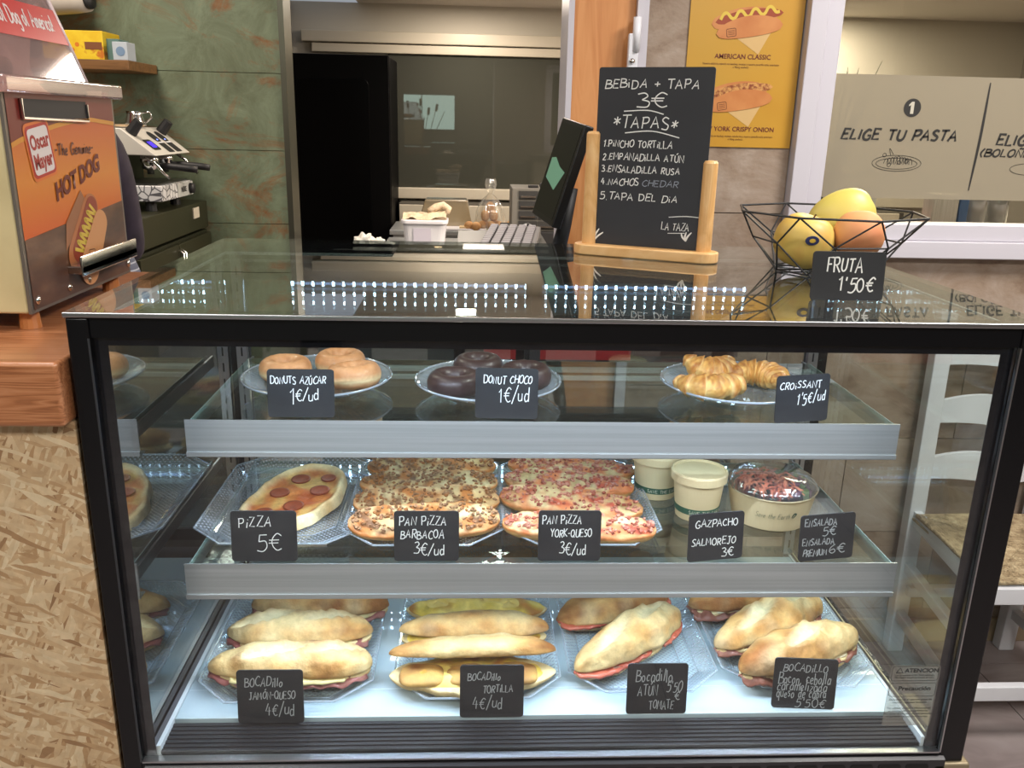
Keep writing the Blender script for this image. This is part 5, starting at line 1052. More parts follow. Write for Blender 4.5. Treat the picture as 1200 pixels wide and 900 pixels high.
def roll(label, x, y, L, W, rz, seed, fill, golden=.3, hb=.026, ht=.036, gap=.006, tiltx=0, **k):
    t = thing('filled_roll', label, 'sandwich', (x, y, ZD), rz=rz)
    t.rotation_euler = (tiltx, 0, rz)
    bun_half('bottom_bun', t, L * .98, W * .95, hb, False, seed + 1, hb, golden)
    bun_half('top_bun', t, L, W, ht, True, seed, hb + gap, golden, **k)
    h = W / 2
    if fill == 'ham':
        sheet('ham_slice', t, HAM, -L * .49, -L * .02, -h * 1.02, h * .6, hb + .0005, seed, .004, .0025, .004); sheet('ham_slice', t, HAM, L * .0, L * .47, -h * 1.06, h * .6, hb - .001, seed + 2, .004, .0025, .007)
        sheet('cheese_slice', t, CHEESE, -L * .34, -L * .01, -h * 1.0, h * .5, hb + .0038, seed + 3, .0012, .0026, .003, edge=.001); sheet('cheese_slice', t, CHEESE, L * .0, L * .36, -h * 1.02, h * .5, hb + .0035, seed + 4, .0012, .0026, .004, edge=.001)
    if fill == 'tuna':
        sheet('tuna_filling', t, TUNA, -L * .44, L * .44, -h * .88, h * .6, hb - .001, seed, .004, .006, .002)
        for q, (a, b) in enumerate(((-.50, -.22), (-.26, .05), (.16, .38), (.28, .49))): sheet('tomato_slice', t, TOMA, L * a, L * b, -h * (1.02 if q != 1 else .96), h * .5, hb + .003, seed + q, .0015, .004, .003, n=14)
    if fill == 'bacon':
        sheet('bacon_slice', t, BACON, -L * .50, L * .02, -h * 1.06, h * .4, hb - .001, seed, .005, .0028, .007); sheet('bacon_slice', t, BACON, L * .0, L * .46, -h * .98, h * .4, hb, seed + 6, .004, .0028, .004)
        sheet('goat_cheese_slice', t, P('goat_cheese', (226, 214, 184), .6), -L * .3, L * .3, -h * .86, h * .4, hb + .0025, seed + 7, .001, .0025)
    return t
# tray 1: ham and cheese
roll('smooth reddish-brown ham and cheese roll at the back of its tray', .222, .325, .240, .072, .0, 11, 'ham', .75, slash=(-3, 4), ht=.034)
roll('pale ham and cheese roll in the middle of its tray', .203, .240, .240, .080, .02, 24, 'ham', .12, bend=.004, slash=(.25, .72))
roll('floury ham and cheese roll at the front behind its card', .205, .150, .254, .082, .02, 37, 'ham', .22, slash=(.42, .8))
# tray 2: omelette
def eggmass(par, L, W, z, seed, h=.014, ybias=0.0):
    def fn(u, v):
        t = 2 * u - 1; s = max(.02, (1 - abs(t) ** 3.2)) ** .5; a = 2 * PI * v; up = math.sin(a)
        x = t * L / 2; y = math.cos(a) * W / 2 * s + ybias; b = nz((x, y, seed), 34, seed); z_ = (up * h * (1 + .9 * b) if up > 0 else up * .002) * s
        z_ += .004 * max(0, nz((x, y, seed), 75, seed + 3)) * (up > 0)
        c = mixc(L3((224, 190, 74)), L3((236, 212, 120)), .5 + 1.2 * nz((x, y, 1), 40, seed)); c = mixc(c, L3((176, 116, 46)), (nz((x, y, 3), 30, seed + 9) - .12) * 3)
        return ((x, y, z + z_), c)
    return MB().grid(fn, 70, 28, cv=True).build('omelette_filling', EGG, par, smooth=True)
t = thing('open_omelette_roll', 'open roll topped with yellow omelette at the back of its tray', 'sandwich', (.497, .325, ZD), rz=0.0)
bun_half('bottom_bun', t, .25, .074, .024, False, 51, .024, .4); eggmass(t, .240, .068, .024, 5)
for i, (x, y, rx) in enumerate(((-.07, -.004, .3), (-.01, .006, 1.2), (.055, -.006, 2.2), (.03, .010, .7), (-.04, .010, 1.7))):
    MB().grid(lambda u, v: ((x + .020 * u * math.cos(rx + 2 * PI * v)), y + .016 * u * math.sin(rx + 2 * PI * v), .0385 + .004 * (1 - u * u) + .002 * math.sin(6 * PI * v)), 5, 14, cv=True).build('potato_slice', noisy('potato_%d' % i, ((.3, (214, 178, 78)), (.7, (236, 212, 130))), 40, 3, .5), t, smooth=True)
t = thing('filled_roll', 'omelette roll with a thin pale lid in the middle of its tray', 'sandwich', (.492, .245, ZD), rz=.02)
bun_half('bottom_bun', t, .246, .074, .020, False, 61, .020, .3); eggmass(t, .225, .070, .020, 8, .010, -.003); bun_half('top_bun', t, .252, .076, .030, True, 62, .030, .25, tilt=.14, slash=(-3, 4), bend=-.006)
t = thing('filled_roll', 'gaping omelette roll at the front of its tray behind the tortilla card', 'sandwich', (.490, .148, ZD), rz=.03)
bun_half('bottom_bun', t, .262, .094, .022, False, 71, .022, .5, yoff=-.006); eggmass(t, .222, .076, .021, 12, .012, -.008)
for (a, b, s_) in ((-.115, -.045, 1), (-.043, .02, 2), (.03, .10, 3)):
    def fe(u, v, a=a, b=b, s_=s_):
        th = 2 * PI * v; x = (a + b) / 2 + (b - a) / 2 * math.copysign(abs(math.cos(th)) ** .6, math.cos(th)) * math.sin(PI * u) ** .5; y = -.020 + .024 * math.copysign(abs(math.sin(th)) ** .6, math.sin(th)) * math.sin(PI * u) ** .5
        z = .030 - .008 * math.cos(PI * u) + .003 * nz((x, y, s_), 50, s_) - .12 * (-.0 - y) * .5; return ((x, y, z), mixc(L3((192, 150, 82)), L3((138, 88, 42)), .3 + 1.5 * nz((x, y, 2), 34, s_)))
    MB().grid(fe, 14, 24, cv=True).build('omelette_wedge', EGG, t, smooth=True)
bun_half('top_bun', t, .264, .078, .026, True, 72, .040, .3, tilt=.34, yoff=.010, slash=(-3, 4), bend=-.008)
# tray 3: tuna and tomato
roll('golden tuna roll lying behind the larger tuna roll', .742, .322, .225, .078, .36, 83, 'tuna', .45, slash=(.9, 1.4), hb=.020)
roll('large tuna and tomato roll with a split crust lying diagonally', .752, .218, .258, .082, .68, 91, 'tuna', .2, slash=(.30, .70), hb=.018, ht=.042, gap=.010)
# tray 4: bacon
roll('golden bacon roll at the back of the right-hand tray', .975, .345, .205, .078, .26, 103, 'bacon', .55, slash=(.9, 1.4))
roll('long bacon roll with a ridged crust in the middle of the right-hand tray', 1.003, .258, .262, .082, .52, 117, 'bacon', .32, slash=(.35, .75), ht=.042)
roll('plump bacon roll at the front right behind its card', 1.024, .172, .248, .078, .40, 129, 'bacon', .45, slash=(.5, 1.4), ht=.044, gap=.008)

# ---- pizza
PZ = colattr('pizza_top', .5, 60, .22, .5, 110, .4); PEP = noisy('pepperoni', ((.3, (128, 52, 30)), (.7, (156, 74, 44))), 90, 4, .4)
t = thing('pizza', 'oval pepperoni pizza lying slanted in its clear tray', 'pizza', (.188, .322, .8075), rz=-.30, rx=.0); t.rotation_euler = (.06, .0, -.34)
def pzr(a): return .130 * (abs(math.cos(a)) ** 2.6 * 0 + 1) / math.sqrt((math.sin(a)) ** 2 * 1.0 + (math.cos(a) / .56) ** 2) * (1 + .03 * math.sin(3 * a + 1) + .02 * math.sin(7 * a))
def pz(u, v):
    a = 2 * PI * v; r = pzr(a) * u; x, y = r * math.cos(a), r * math.sin(a); rimz = math.exp(-((u - .90) / .085) ** 2)
    z = .008 + .008 * rimz * (1 + .5 * nz((x, y, 0), 30)) + .0022 * nz((x, y, 0), 60) - (.012 if u > .995 else 0)
    c = mixc(L3((204, 128, 66)), L3((178, 88, 44)), .5 + 1.6 * nz((x, y, 0), 26, 3)); c = mixc(c, L3((216, 170, 100)), (nz((x, y, 0), 40, 8) - .08) * 3); c = mixc(c, mixc(L3((232, 212, 164)), L3((206, 160, 96)), .3 + nz((x, y, 5), 40, 2)), 1 / (1 + math.exp(-(u - .82) * 45)))
    return ((x, y, z), c)
MB().grid(pz, 30, 72, cv=True).grid(lambda u, v: ((pzr(2 * PI * v) * u * .98 * math.cos(2 * PI * v), pzr(2 * PI * v) * u * .98 * math.sin(2 * PI * v), 0), L3((214, 176, 118))), 3, 72, cv=True).build('base', PZ, t, smooth=True)
for (x, y, r) in ((-.022, .060, .0165), (.030, .032, .0165), (-.030, .004, .0165), (.016, -.030, .0165), (-.018, -.066, .0155), (.022, .078, .013)):
    MB().lathe([(.0001, .0103), (r * .8, .0104), (r, .0114), (r * 1.02, .0106), (r * .96, .0085)], (x, y, 0), 20).build('pepperoni_slice', PEP, t, smooth=True)

# ---- pan pizzas
def panpizza(label, x, y, L, W, rz, kind, seed, tilt=.0, z=.8035, grp=None):
    t = thing('pan_pizza', label, 'pizza bread', (x, y, z), rz=rz); t.rotation_euler = (tilt, 0, rz); nu, nv = 64, 28
    def fn(u, v):
        tt = 2 * u - 1; s = max(.03, 1 - abs(tt) ** 4.5) ** .5; a = 2 * PI * v; up = math.sin(a); xx = tt * L / 2; yy = math.cos(a) * W / 2 * s * (1 + .04 * nz((xx, 0, seed), 20, seed))
        if up > 0: zz = .020 + .006 * up ** .4 * s + .0045 * nz((xx, yy, seed), 55, seed) + .002 * nz((xx, yy, seed), 120, seed)
        else: zz = .020 + up * .020 * s ** .6
        if up > 0:
            c = mixc(L3((194, 164, 114)), L3((216, 196, 150)), .5 + 1.5 * nz((xx, yy, 0), 26, seed))
            c = mixc(c, L3((186, 118, 60)) if kind == 'bbq' else L3((214, 130, 84)), (nz((xx, yy, 2), 38, seed + 4) + .02) * 3.2); c = mixc(c, L3((112, 76, 48)) if kind == 'bbq' else L3((186, 82, 60)), (nz((xx, yy, 9), 52, seed + 7) - .16) * 4)
            e = abs(math.cos(a)) ** 8; c = mixc(c, L3((190, 116, 56)), e * .8 + abs(tt) ** 10 * .7)
        else: c = mixc(L3((206, 152, 84)), L3((226, 184, 118)), .5 + nz((xx, yy, 3), 20, seed)); c = mixc(c, L3((150, 90, 46)), max(0, -up) ** 2 * .5 + abs(tt) ** 12 * .6)
        return ((xx, yy, zz), c)
    MB().grid(fn, nu, nv, cv=True).build('bread', CRUST2, t, smooth=True)
    rnd = random.Random(seed); m = MB(); m2 = MB(); n = 230 if kind == 'bbq' else 190
    for i in range(n):
        tt = rnd.uniform(-.96, .96); s = max(.03, 1 - abs(tt) ** 4.5) ** .5; xx = tt * L / 2; yy = rnd.uniform(-.8, .8) * W / 2 * s; q = rnd.uniform(.0011, .0027) * (1 if kind == 'bbq' else 1.05); zz = .0262 + rnd.uniform(0, .0015)
        e1 = Matrix.Rotation(rnd.uniform(0, 6), 3, 'Z') @ Matrix.Rotation(rnd.uniform(-.5, .5), 3, 'X')
        vs = [e1 @ Vector((sx * q * rnd.uniform(.7, 1.3), sy * q * rnd.uniform(.7, 1.2), sz * q * .6)) + Vector((xx, yy, zz)) for sx in (-1, 1) for sy in (-1, 1) for sz in (-1, 1)]
        (m if i % 3 else m2).add(vs, [(0, 1, 3, 2), (4, 6, 7, 5), (0, 4, 5, 1), (2, 3, 7, 6), (0, 2, 6, 4), (1, 5, 7, 3)])
    for mm, mt in ((m, BIT[kind][0]), (m2, BIT[kind][1])): mm.build('topping_bits', mt, t, bevel=0)['kind'] = 'stuff'
    return t
CRUST2 = colattr('pan_pizza_crust', .55, 60, .2, .5, 110, .35)
BIT = {'bbq': (noisy('minced_meat', ((.3, (120, 82, 54)), (.7, (164, 122, 84))), 120, 3, .6), P('burnt_cheese', (150, 92, 44), .5)), 'york': (noisy('ham_cubes', ((.3, (176, 104, 84)), (.7, (204, 146, 124))), 120, 3, .45), P('ham_dark', (156, 80, 62), .5))}
for i, (x, y, L, rz, tl, lab) in enumerate(((.413, .442, .232, .01, .10, 'rearmost barbecue pan pizza'), (.412, .366, .238, .03, .12, 'second barbecue pan pizza from the back'), (.412, .288, .240, .05, .22, 'third barbecue pan pizza from the back, tilted forward'), (.412, .212, .236, .09, .30, 'frontmost barbecue pan pizza behind its card'))):
    panpizza(lab + ', brown minced topping', x, y, L, .074, rz, 'bbq', 200 + i * 13, tl, .8020 + .037 * math.sin(tl) * .75)
for i, (x, y, L, rz, tl, lab) in enumerate(((.668, .440, .232, -.16, .02, 'rearmost ham and cheese pan pizza'), (.656, .368, .228, -.20, .12, 'second ham and cheese pan pizza from the back'), (.650, .284, .240, -.26, .18, 'third ham and cheese pan pizza from the back, with melted white cheese'), (.654, .198, .240, -.10, .10, 'frontmost ham and cheese pan pizza behind its card'))):
    panpizza(lab, x, y, L, .072, rz, 'york', 300 + i * 17, tl, .8020 + .036 * math.sin(tl) * .75)

# ---- doughnuts
DG = colattr('sugar_glaze', .5, 160, .10, .25, 220, .4, coat=.05); DCH = noisy('chocolate_glaze', ((.3, (58, 40, 38)), (.7, (72, 54, 52))), 20, 3, .42, coat=.12)
def donut(name, label, x, y, z, R, r, choc, seed, rx=0, ry=0):
    t = thing(name, label, 'doughnut', (x, y, z)); t.rotation_euler = (rx, ry, seed)
    def fn(u, v):
        a = 2 * PI * u; b = 2 * PI * v; k = 1 + .03 * nz((math.cos(a), math.sin(a), seed), 2, seed); rr = R + r * .84 * math.cos(b) * k * (1.0 if math.cos(b) > 0 else .92)
        z_ = r * 1.02 * math.sin(b) * k + .001 * nz((math.cos(a) * 3, math.sin(a) * 3, b), 2, seed)
        hgt = math.sin(b); c = mixc(L3((196, 136, 88)), L3((214, 158, 112)), .5 + nz((math.cos(a) * 2, math.sin(a) * 2, b), 1.4, seed))
        if math.cos(b) > .2: c = mixc(c, L3((232, 206, 158)), math.exp(-((hgt + .22) / .24) ** 2)); c = mixc(c, L3((190, 130, 76)), (-hgt - .55) * 2)
        return ((rr * math.cos(a), rr * math.sin(a), z_ + r * 1.0), c)
    MB().grid(fn, 48, 24, cu=True, cv=True).build('ring', DCH if choc else DG, t, smooth=True); return t
ZP = S1 + .0115
donut('sugared_doughnut', 'sugared doughnut at the left of its glass plate', .180, .345, ZP + .003, .0275, .0175, 0, 1.0); donut('sugared_doughnut', 'sugared doughnut at the back of its glass plate', .262, .392, ZP + .003, .0275, .0175, 0, 2.0)
donut('sugared_doughnut', 'sugared doughnut at the right, resting on its neighbour', .298, .300, ZP + .006, .0285, .0180, 0, 3.3, .10, .06); donut('sugared_doughnut', 'sugared doughnut at the front hidden by its card', .215, .262, ZP + .002, .0270, .0175, 0, 4.1)
donut('chocolate_doughnut', 'chocolate doughnut at the front left of its plate', .457, .282, ZP + .001, .0285, .0178, 1, 1.0); donut('chocolate_doughnut', 'chocolate doughnut at the back of its plate', .495, .372, ZP + .003, .0275, .0175, 1, 2.2); donut('chocolate_doughnut', 'chocolate doughnut at the right behind its card', .571, .318, ZP + .003, .0280, .0178, 1, 3.0)

# ---- croissants
CRO = colattr('croissant_crust', .45, 70, .14, .45, 140, .4, coat=.15)
def croissant(label, x, y, z, R, span, rmax, rz, seed, nseg=9, tilt=(0, 0)):
    t = thing('croissant', label, 'croissant', (x, y, z)); t.rotation_euler = (tilt[0], tilt[1], rz)
    def fn(u, v):
        s = 2 * u - 1; a = s * span / 2; ph = (abs(s) * nseg * .5 + .25); st = ph - math.floor(ph); step = 1 - .26 * st ** 1.2
        env = (1 - abs(s) ** 2.4) ** .75 * .92 + .10; r = rmax * env * step; b = 2 * PI * v + s * 1.0
        cx, cy_ = R * math.sin(a), -R * math.cos(a) + R * .8; rad = Vector((math.sin(a), -math.cos(a), 0)); k = 1 + .07 * nz((s * 5, math.cos(b), math.sin(b)), 2, seed)
        p = Vector((cx, cy_, 0)) + rad * r * k * math.cos(b) + Vector((0, 0, 1)) * r * k * .86 * math.sin(b)
        c = mixc(L3((226, 176, 98)), L3((188, 116, 50)), (1 - st) * .75 + .7 * nz((s * 6, math.cos(b), math.sin(b)), 3, seed)); c = mixc(c, L3((238, 206, 140)), (st - .72) * 2.6); c = mixc(c, L3((136, 76, 34)), (math.sin(b) - .55) * 1.1 + .6 * nz((s * 9, b, 0), 2, seed) + abs(s) ** 8 * .5)
        if math.sin(b) < -.5: c = mixc(c, L3((224, 184, 116)), .7)
        return ((p.x, p.y, p.z + rmax * .80), c)
    MB().grid(fn, 120, 30, cv=True).build('pastry', CRO, t, smooth=True); return t
croissant('croissant at the front of its glass plate, horns to the left and right', .866, .264, ZP + .002, .050, 3.0, .0255, .10, 5, 7)
croissant('croissant leaning at the back left of its glass plate', .880, .352, ZP + .010, .040, 3.0, .0275, .35, 9, 7, tilt=(.55, .1))
croissant('croissant at the right of its glass plate beside the card', .960, .318, ZP + .004, .040, 2.8, .0270, 2.5, 14, 7)

# ---- cups and salad bowl
KRA = P('kraft_cream', (222, 200, 156), .6); KRB = P('kraft_bowl', (206, 184, 142), .6); GRN = P('green_band', (36, 84, 62), .6)
def cup(x, y, label, z=S2 - .0014):
    t = thing('paper_tub', label, 'tub', (x, y, z))
    MB().lathe([(.0001, .001), (.034, .0), (.035, .001), (.0425, .070), (.0001, .070)], n=48).build('tub_wall', KRA, t, smooth=False)
    MB().lathe([(.0445, .066), (.0465, .067), (.047, .080), (.0455, .083), (.0435, .083), (.0425, .079), (.0001, .0785)], n=48).build('lid', KRA, t, smooth=False)
    g = MB().lathe([(.0368, .0125), (.0382, .0235)], n=48).build('band', GRN, t)
    m = MB(); write(m, 'SAVE THE EARTH', 0, .0152, .0058, .0007, lambda a, b, l: (.0382 * math.sin((a - .022) / .0369), -.0384 * math.cos((a - .022) / .0369), b), jit=.01, fit=.062); m.build('lettering', P('band_text', (214, 214, 190), .6), g); return t
cup(.867, .298, 'cream paper tub with green band and lid'); cup(.815, .385, 'cream paper tub with lid behind the front tub')
t = thing('salad_bowl', 'kraft paper bowl of mixed salad under a clear lid', 'bowl', (.990, .292, S2 - .0014))
MB().lathe([(.0001, .001), (.060, .0), (.061, .001), (.0725, .056), (.0745, .0575), (.0735, .059), (.0712, .057), (.0600, .004), (.0001, .004)], n=56).build('bowl_wall', KRB, t, smooth=False)
m = MB(); write(m, 'Save the Earth', 0, .026, .0085, .0006, lambda a, b, l: (.0684 * math.sin((a - .045) / .067), -.0684 * math.cos((a - .045) / .067), b), slant=.3, jit=.03, fit=.055)
stroke(m, [(.058, .028), (.062, .034), (.066, .033), (.060, .027)], .0026, lambda a, b, l: (.0686 * math.sin((a - .045) / .067), -.0686 * math.cos((a - .045) / .067), b)); m.build('lettering', P('green_ink', (44, 62, 40), .6), t)
m = MB()
m.lathe([(.0748, .0582), (.0755, .0625), (.066, .074), (.052, .0810), (.0001, .0825)], n=56); m.lathe([(.0735, .0600), (.0715, .0640), (.055, .0785), (.0001, .0805)], n=56); m.build('clear_lid', thin_glass('lid_plastic', (248, 249, 250), 1.2, .02), t, smooth=True)
MB().lathe([(.0001, .045), (.066, .045)], n=32).build('salad_bed', noisy('salad_bed', ((.3, (80, 50, 40)), (.7, (120, 96, 56))), 40, 4, .6), t)
rnd = random.Random(5)
def leafy(name, n, mat, zone, wd, ln, curl, h=(.048, .066)):
    m = MB()
    for i in range(n):
        for _ in range(50):
            a = rnd.uniform(0, 2 * PI); r = .060 * math.sqrt(rnd.random()); x, y = r * math.cos(a), r * math.sin(a)
            if zone(x, y): break
        d = rnd.uniform(0, 2 * PI); l = ln * rnd.uniform(.6, 1.2); wq = wd * rnd.uniform(.7, 1.3); z = rnd.uniform(*h) - (r / .065) ** 2 * .010
        vs = []; K = 6
        for k in range(K + 1):
            s = k / K - .5; px = x + math.cos(d) * l * s; py = y + math.sin(d) * l * s; zz = z + curl * math.sin(PI * (k / K)) * .01 + .002 * math.sin(k * 2 + i); ww = wq * (.35 + math.sin(PI * k / K))
            vs += [(px - math.sin(d) * ww, py + math.cos(d) * ww, zz - .001), (px + math.sin(d) * ww, py - math.cos(d) * ww, zz + .001 * math.sin(i))]
        q = math.hypot(x, y) + l / 2
        if q > .068: vs = [(a_ * .066 / q, b_ * .066 / q, c_) for a_, b_, c_ in vs]
        m.add(vs, [(2 * k, 2 * k + 1, 2 * k + 3, 2 * k + 2) for k in range(K)])
    o = m.build(name, mat, t, smooth=True); o['kind'] = 'stuff'; return o
leafy('carrot_strips', 130, noisy('carrot', ((.3, (196, 86, 56)), (.7, (222, 130, 92))), 40, 3, .5), lambda x, y: x < .028 and y < .040, .0018, .042, .9, (.060, .072))
leafy('red_cabbage', 30, P('cabbage', (96, 40, 66), .4), lambda x, y: x > .018 and y < .05, .0048, .028, 1.0, (.054, .066))
leafy('green_leaves', 26, noisy('salad_green', ((.3, (62, 78, 34)), (.7, (110, 128, 58))), 30, 3, .4), lambda x, y: (y > .018 and x > -.04) or x > .035, .0075, .028, 1.1, (.056, .068))
for (x, y, r) in ((-.018, .028, .013), (.008, .036, .012), (-.036, .012, .012)): MB().grid(lambda u, v: (x + r * math.sin(PI * u) * math.cos(2 * PI * v), y + r * math.sin(PI * u) * math.sin(2 * PI * v), .058 - r * .7 * math.cos(PI * u)), 12, 16, cv=True).build('olive' if x < 0 else 'tomato', P('olive_green', (84, 88, 34), .3) if x > -.03 else P('tomato_red', (176, 52, 40), .3), t, smooth=True)

# ================================================================ CHAIR by the tiled wall
ch = thing('ladder_chair', 'white wooden ladder-back chair with woven rush seat right of the case', 'chair', (1.872, .885, 0))
CW = noisy('chair_white', ((.3, (204, 204, 208)), (.7, (220, 220, 224))), 6, 3, .4)
for s in (-1, 1):
    MB().bar((s * .165, .195, 0), (s * .176, .192, .99), .036, .044, (1, 0, 0)).build('leg', CW, ch, bevel=.003)
    MB().bar((s * .195, -.200, 0), (s * .190, -.190, .425), .034, .034).build('leg', CW, ch, bevel=.003)
    for z in (.10, .25): MB().bar((s * .168, .190, z + .02), (s * .192, -.19, z), .024, .030).build('side_stretcher', CW, ch, bevel=.003)
    MB().bar((s * .168, .185, .420), (s * .19, -.19, .405), .022, .042).build('seat_rail', CW, ch, bevel=.002)
MB().bar((-.19, -.195, .14), (.19, -.195, .14), .022, .04).build('front_stretcher', CW, ch, bevel=.003); MB().bar((-.19, -.195, .405), (.19, -.195, .405), .024, .042).build('seat_rail', CW, ch, bevel=.002)
MB().bar((-.165, .17, .2), (.165, .17, .2), .022, .03).build('back_stretcher', CW, ch, bevel=.002)
for z in (.56, .72, .88):
    def sl_(u, v, z=z): x = -.155 + .31 * u; zz = z - .030 + (.060 + .022 * math.sin(PI * u)) * v + .006 * math.sin(2 * PI * u); return (x, .192 - .022 * math.sin(PI * u), zz)
    m = MB().grid(sl_, 16, 5).grid(lambda u, v: (sl_(u, v)[0], sl_(u, v)[1] + .013, sl_(u, v)[2]), 16, 5)
    n_ = 80; m.f += [(i * 5 + 4, (i + 1) * 5 + 4, n_ + (i + 1) * 5 + 4, n_ + i * 5 + 4) for i in range(15)] + [(i * 5, n_ + i * 5, n_ + (i + 1) * 5, (i + 1) * 5) for i in range(15)]
    m.build('back_slat', CW, ch, smooth=False)
RUSH = noisy('rush_straw', ((.3, (132, 112, 82)), (.5, (172, 150, 116)), (.75, (200, 180, 144))), 45, 6, .85, bump=.8)
def seat_y(x, y):
    # four woven triangles meeting in the middle
    return x
ns = 22
for q in range(4):
    m = MB()
    for k in range(ns):
        f = (k + .5) / ns       # 0 at the edge, 1 in the middle
        hw, hd_ = .198, .185; r = .0062
        if q == 0: a, b = Vector((-hw * (1 - f), -hd_ * (1 - f) - .012, .435 - .010 * f)), Vector((hw * (1 - f), -hd_ * (1 - f) - .012, .435 - .010 * f))
        if q == 1: a, b = Vector((-hw * .9 * (1 - f), hd_ * (1 - f) - .025, .435 - .010 * f)), Vector((hw * .9 * (1 - f), hd_ * (1 - f) - .025, .435 - .010 * f))
        if q == 2: a, b = Vector((-hw * (1 - f), -hd_ * (1 - f) - .012, .435 - .010 * f)), Vector((-hw * .92 * (1 - f), hd_ * (1 - f) - .02, .435 - .010 * f))
        if q == 3: a, b = Vector((hw * (1 - f), -hd_ * (1 - f) - .012, .435 - .010 * f)), Vector((hw * .92 * (1 - f), hd_ * (1 - f) - .02, .435 - .010 * f))
        # cords run from each rail to the diagonal, seen as parallel strands
        m.tube([a, (a + b) / 2 + Vector((0, 0, .004 * (1 - f))), b], r, 6)
    m.build('woven_rush', RUSH, ch, smooth=True)
MB().box(-.185, .185, -.19, .17, .418, .424).build('rush_base', RUSH, ch)

# ================================================================ WINDOW INTERIOR: counter with boxes, plant added behind the film for a reflected one
ck = thing('kitchen_counter', 'kitchen counter behind the serving window', 'counter', (2.0, 1.62, 0))
MB().box(-.9, 1.3, -.30, .35, 1.085, 1.125).build('worktop', P('worktop_grey', (120, 116, 108), .4), ck); MB().box(-.88, 1.28, -.28, .33, 0, 1.085).build('carcass', CREAM, ck)
def tubbox(name, x0, x1, y0, y1, z0, z1, mat, lab, cat, bev=.004): return put(name, MB().box(x0, x1, y0, y1, z0, z1), mat, lab, cat, bevel=bev)
tubbox('paper_stack', 1.79, 1.865, 1.40, 1.46, 1.1252, 1.262, noisy('paper_edges', ((.3, (190, 186, 180)), (.7, (222, 220, 214))), 60, 2, .8, sc=(6, 1, .1)), 'upright stack of white paper napkins inside the serving window', 'napkins')
tubbox('blue_carton', 1.868, 1.895, 1.40, 1.46, 1.1252, 1.256, P('carton_blue', (58, 98, 150), .5), 'narrow blue carton beside the white napkins inside the serving window', 'box')
tubbox('red_tray', 1.70, 1.785, 1.38, 1.52, 1.1252, 1.150, P('tray_red', (128, 44, 40), .4), 'low red tray inside the serving window', 'tray')
MT = MB().lathe([(.0001, 0), (.06, .0), (.068, .14), (.066, .14), (.058, .004), (.0001, .004)], n=32)
put('steel_pot', MT, STEEL, 'round steel pot at the left inside the serving window', 'pot', (1.62, 1.55, 1.1252), smooth=False)
put('plastic_canister', MB().lathe([(.0001, 0), (.035, 0), (.036, .13), (.03, .17), (.0001, .172)], n=28), thin_glass('canister_plastic', (215, 215, 215), 2, .45, (170, 170, 172)), 'clear plastic canister right of the blue carton', 'canister', (1.945, 1.46, 1.1252), smooth=True)
put('plastic_canister', MB().lathe([(.0001, 0), (.030, 0), (.031, .12), (.026, .15), (.0001, .152)], n=28), thin_glass('canister_plastic2', (215, 215, 215), 2, .45, (170, 170, 172)), 'second clear canister near the right picture edge', 'canister', (2.02, 1.47, 1.1252), smooth=True)
pt_ = thing('reflected_plant', 'feathery dark green plant added behind the window film for a reflected plant', 'plant', (1.45, 1.36, 1.1252))  # added behind the film in place of a plant reflected in the window
MB().lathe([(.0001, 0), (.04, 0), (.05, .07), (.047, .07), (.040, .06), (.0001, .06)], n=24).build('pot', P('pot_grey', (70, 70, 66), .6), pt_)
rnd = random.Random(11); GRP = noisy('plant_green', ((.3, (44, 56, 40)), (.7, (72, 88, 62))), 40, 3, .7)
for i in range(16):
    a = rnd.uniform(0, 2 * PI); le = rnd.uniform(.22, .42); lx = rnd.uniform(-.05, .13); m = MB(); P0 = Vector((.01 * math.cos(a), .01 * math.sin(a), .06)); pts = [P0 + Vector((lx * (s ** 1.5), .03 * math.sin(a) * s, le * s)) for s in (0, .25, .5, .75, 1)]
    m.tube(pts, [.0022, .002, .0016, .0012, .0006], 5)
    for k in range(34):
        s = .18 + .8 * k / 34; p = P0 + Vector((lx * (s ** 1.5), .03 * math.sin(a) * s, le * s)); d = rnd.uniform(0, 2 * PI); l = .022 * (1.1 - s * .6)
        e = p + Vector((math.cos(d) * l, math.sin(d) * l * .7, l * .9)); w2 = Vector((-math.sin(d), math.cos(d), 0)) * .0012; m.add([p - w2, p + w2, e], [(0, 1, 2)])
    m.build('frond', GRP, pt_)
for (x, z) in ((.015, .205), (.03, .185), (.0, .18)): MB().grid(lambda u, v: (x + .016 * math.sin(PI * u) * math.cos(2 * PI * v) * (1 + .2 * math.sin(10 * PI * v)), -.03 + .012 * math.sin(PI * u) * math.sin(2 * PI * v), z - .014 * math.cos(PI * u)), 10, 20, cv=True).build('flower', P('flower_pink', (150, 60, 76), .6), pt_, smooth=True)

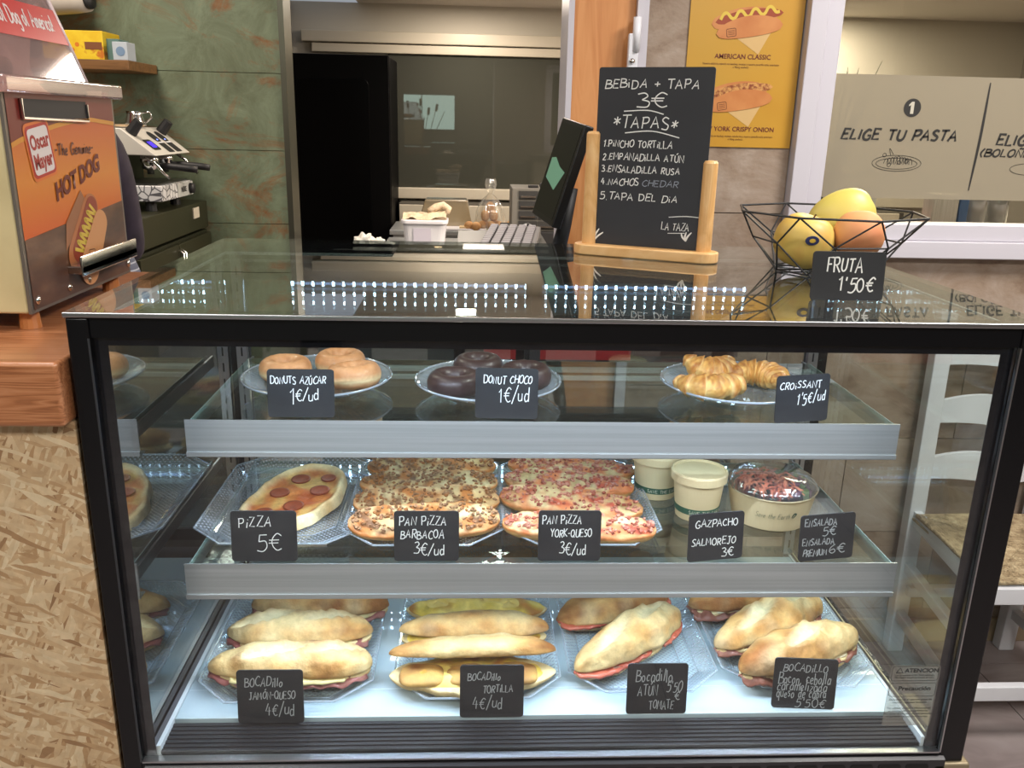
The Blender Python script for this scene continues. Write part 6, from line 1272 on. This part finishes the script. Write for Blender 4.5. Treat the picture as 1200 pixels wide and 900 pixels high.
# ================================================================ FRONT OF THE ROOM (seen in reflections): bright shop window with reeds, lamps
sw = thing('window_3', None, None); sw['kind'] = 'structure'
MB().box(-.95, .17, -4.59, -4.58, 1.31, 1.87).build('bright_pane', P('daylight_pane', (196, 226, 212), .5, 0, 8), sw)
MB().box(-1.0, .22, -4.595, -4.56, 1.25, 1.31).box(-1.0, .22, -4.595, -4.56, 1.87, 1.93).box(-1.0, -.95, -4.595, -4.56, 1.31, 1.87).box(.17, .22, -4.595, -4.56, 1.31, 1.87).box(-.40, -.385, -4.58, -4.56, 1.31, 1.87).build('window_frame', BLACKM, sw)
rp = thing('reed_vase', 'vase of dried cattails standing before the bright shop window', 'vase', (-.45, -4.2, 0))
MB().lathe([(.0001, 0), (.12, 0), (.14, .3), (.08, .75), (.10, .8), (.08, .8), (.0001, .7)], n=24).build('vase_body', BLACKM, rp, smooth=True)
for i, (dx, dz_, hz) in enumerate(((-.42, 1.72, 1), (-.30, 1.62, 1), (-.16, 1.76, 1), (-.05, 1.58, 0), (.06, 1.80, 1), (.20, 1.66, 1), (.34, 1.72, 1), (.46, 1.60, 0), (.12, 1.5, 0))):
    MB().tube([(dx * .1, 0, .6), (dx * .5, 0, 1.1), (dx, .0, dz_)], [.008, .007, .005], 6).build('stalk', BLACKM, rp)
    if hz: MB().tube([(dx * .93, 0, dz_ - .12), (dx * .94, 0, dz_ - .11), (dx * .995, 0, dz_ - .005), (dx, 0, dz_)], [.006, .02, .02, .006], 8).build('cattail', P('cattail_%d' % i, (40, 30, 22), .8), rp, smooth=True)
for (x, y) in ((.155, 2.49), (1.2, 3.9), (2.0, 3.6)):
    dl = thing('downlight', 'round recessed ceiling spotlight', 'lamp', (x, y, 2.15), group='kitchen spotlights'); MB().lathe([(.0001, -.004), (.04, -.004)], n=32).build('lens', P('lens_warm', (255, 226, 178), .4, 0, 40), dl); MB().lathe([(.04, -.004), (.052, -.006), (.054, 0)], n=32).build('ring', WHITEP, dl, smooth=True)
for (x, y) in ((-.6, -1.9), (1.6, -1.9), (1.9, .1), (-.5, -.2)):
    cp = thing('ceiling_panel', 'square white ceiling light panel of the customer room', 'lamp', (x, y, 2.6), group='square ceiling panels'); MB().box(-.33, .33, -.33, -.30, -.012, 0).box(-.33, .33, .30, .33, -.012, 0).box(-.33, -.30, -.30, .30, -.012, 0).box(.30, .33, -.30, .30, -.012, 0).build('frame', WHITEP, cp)
print('all ok', len(bpy.data.objects))
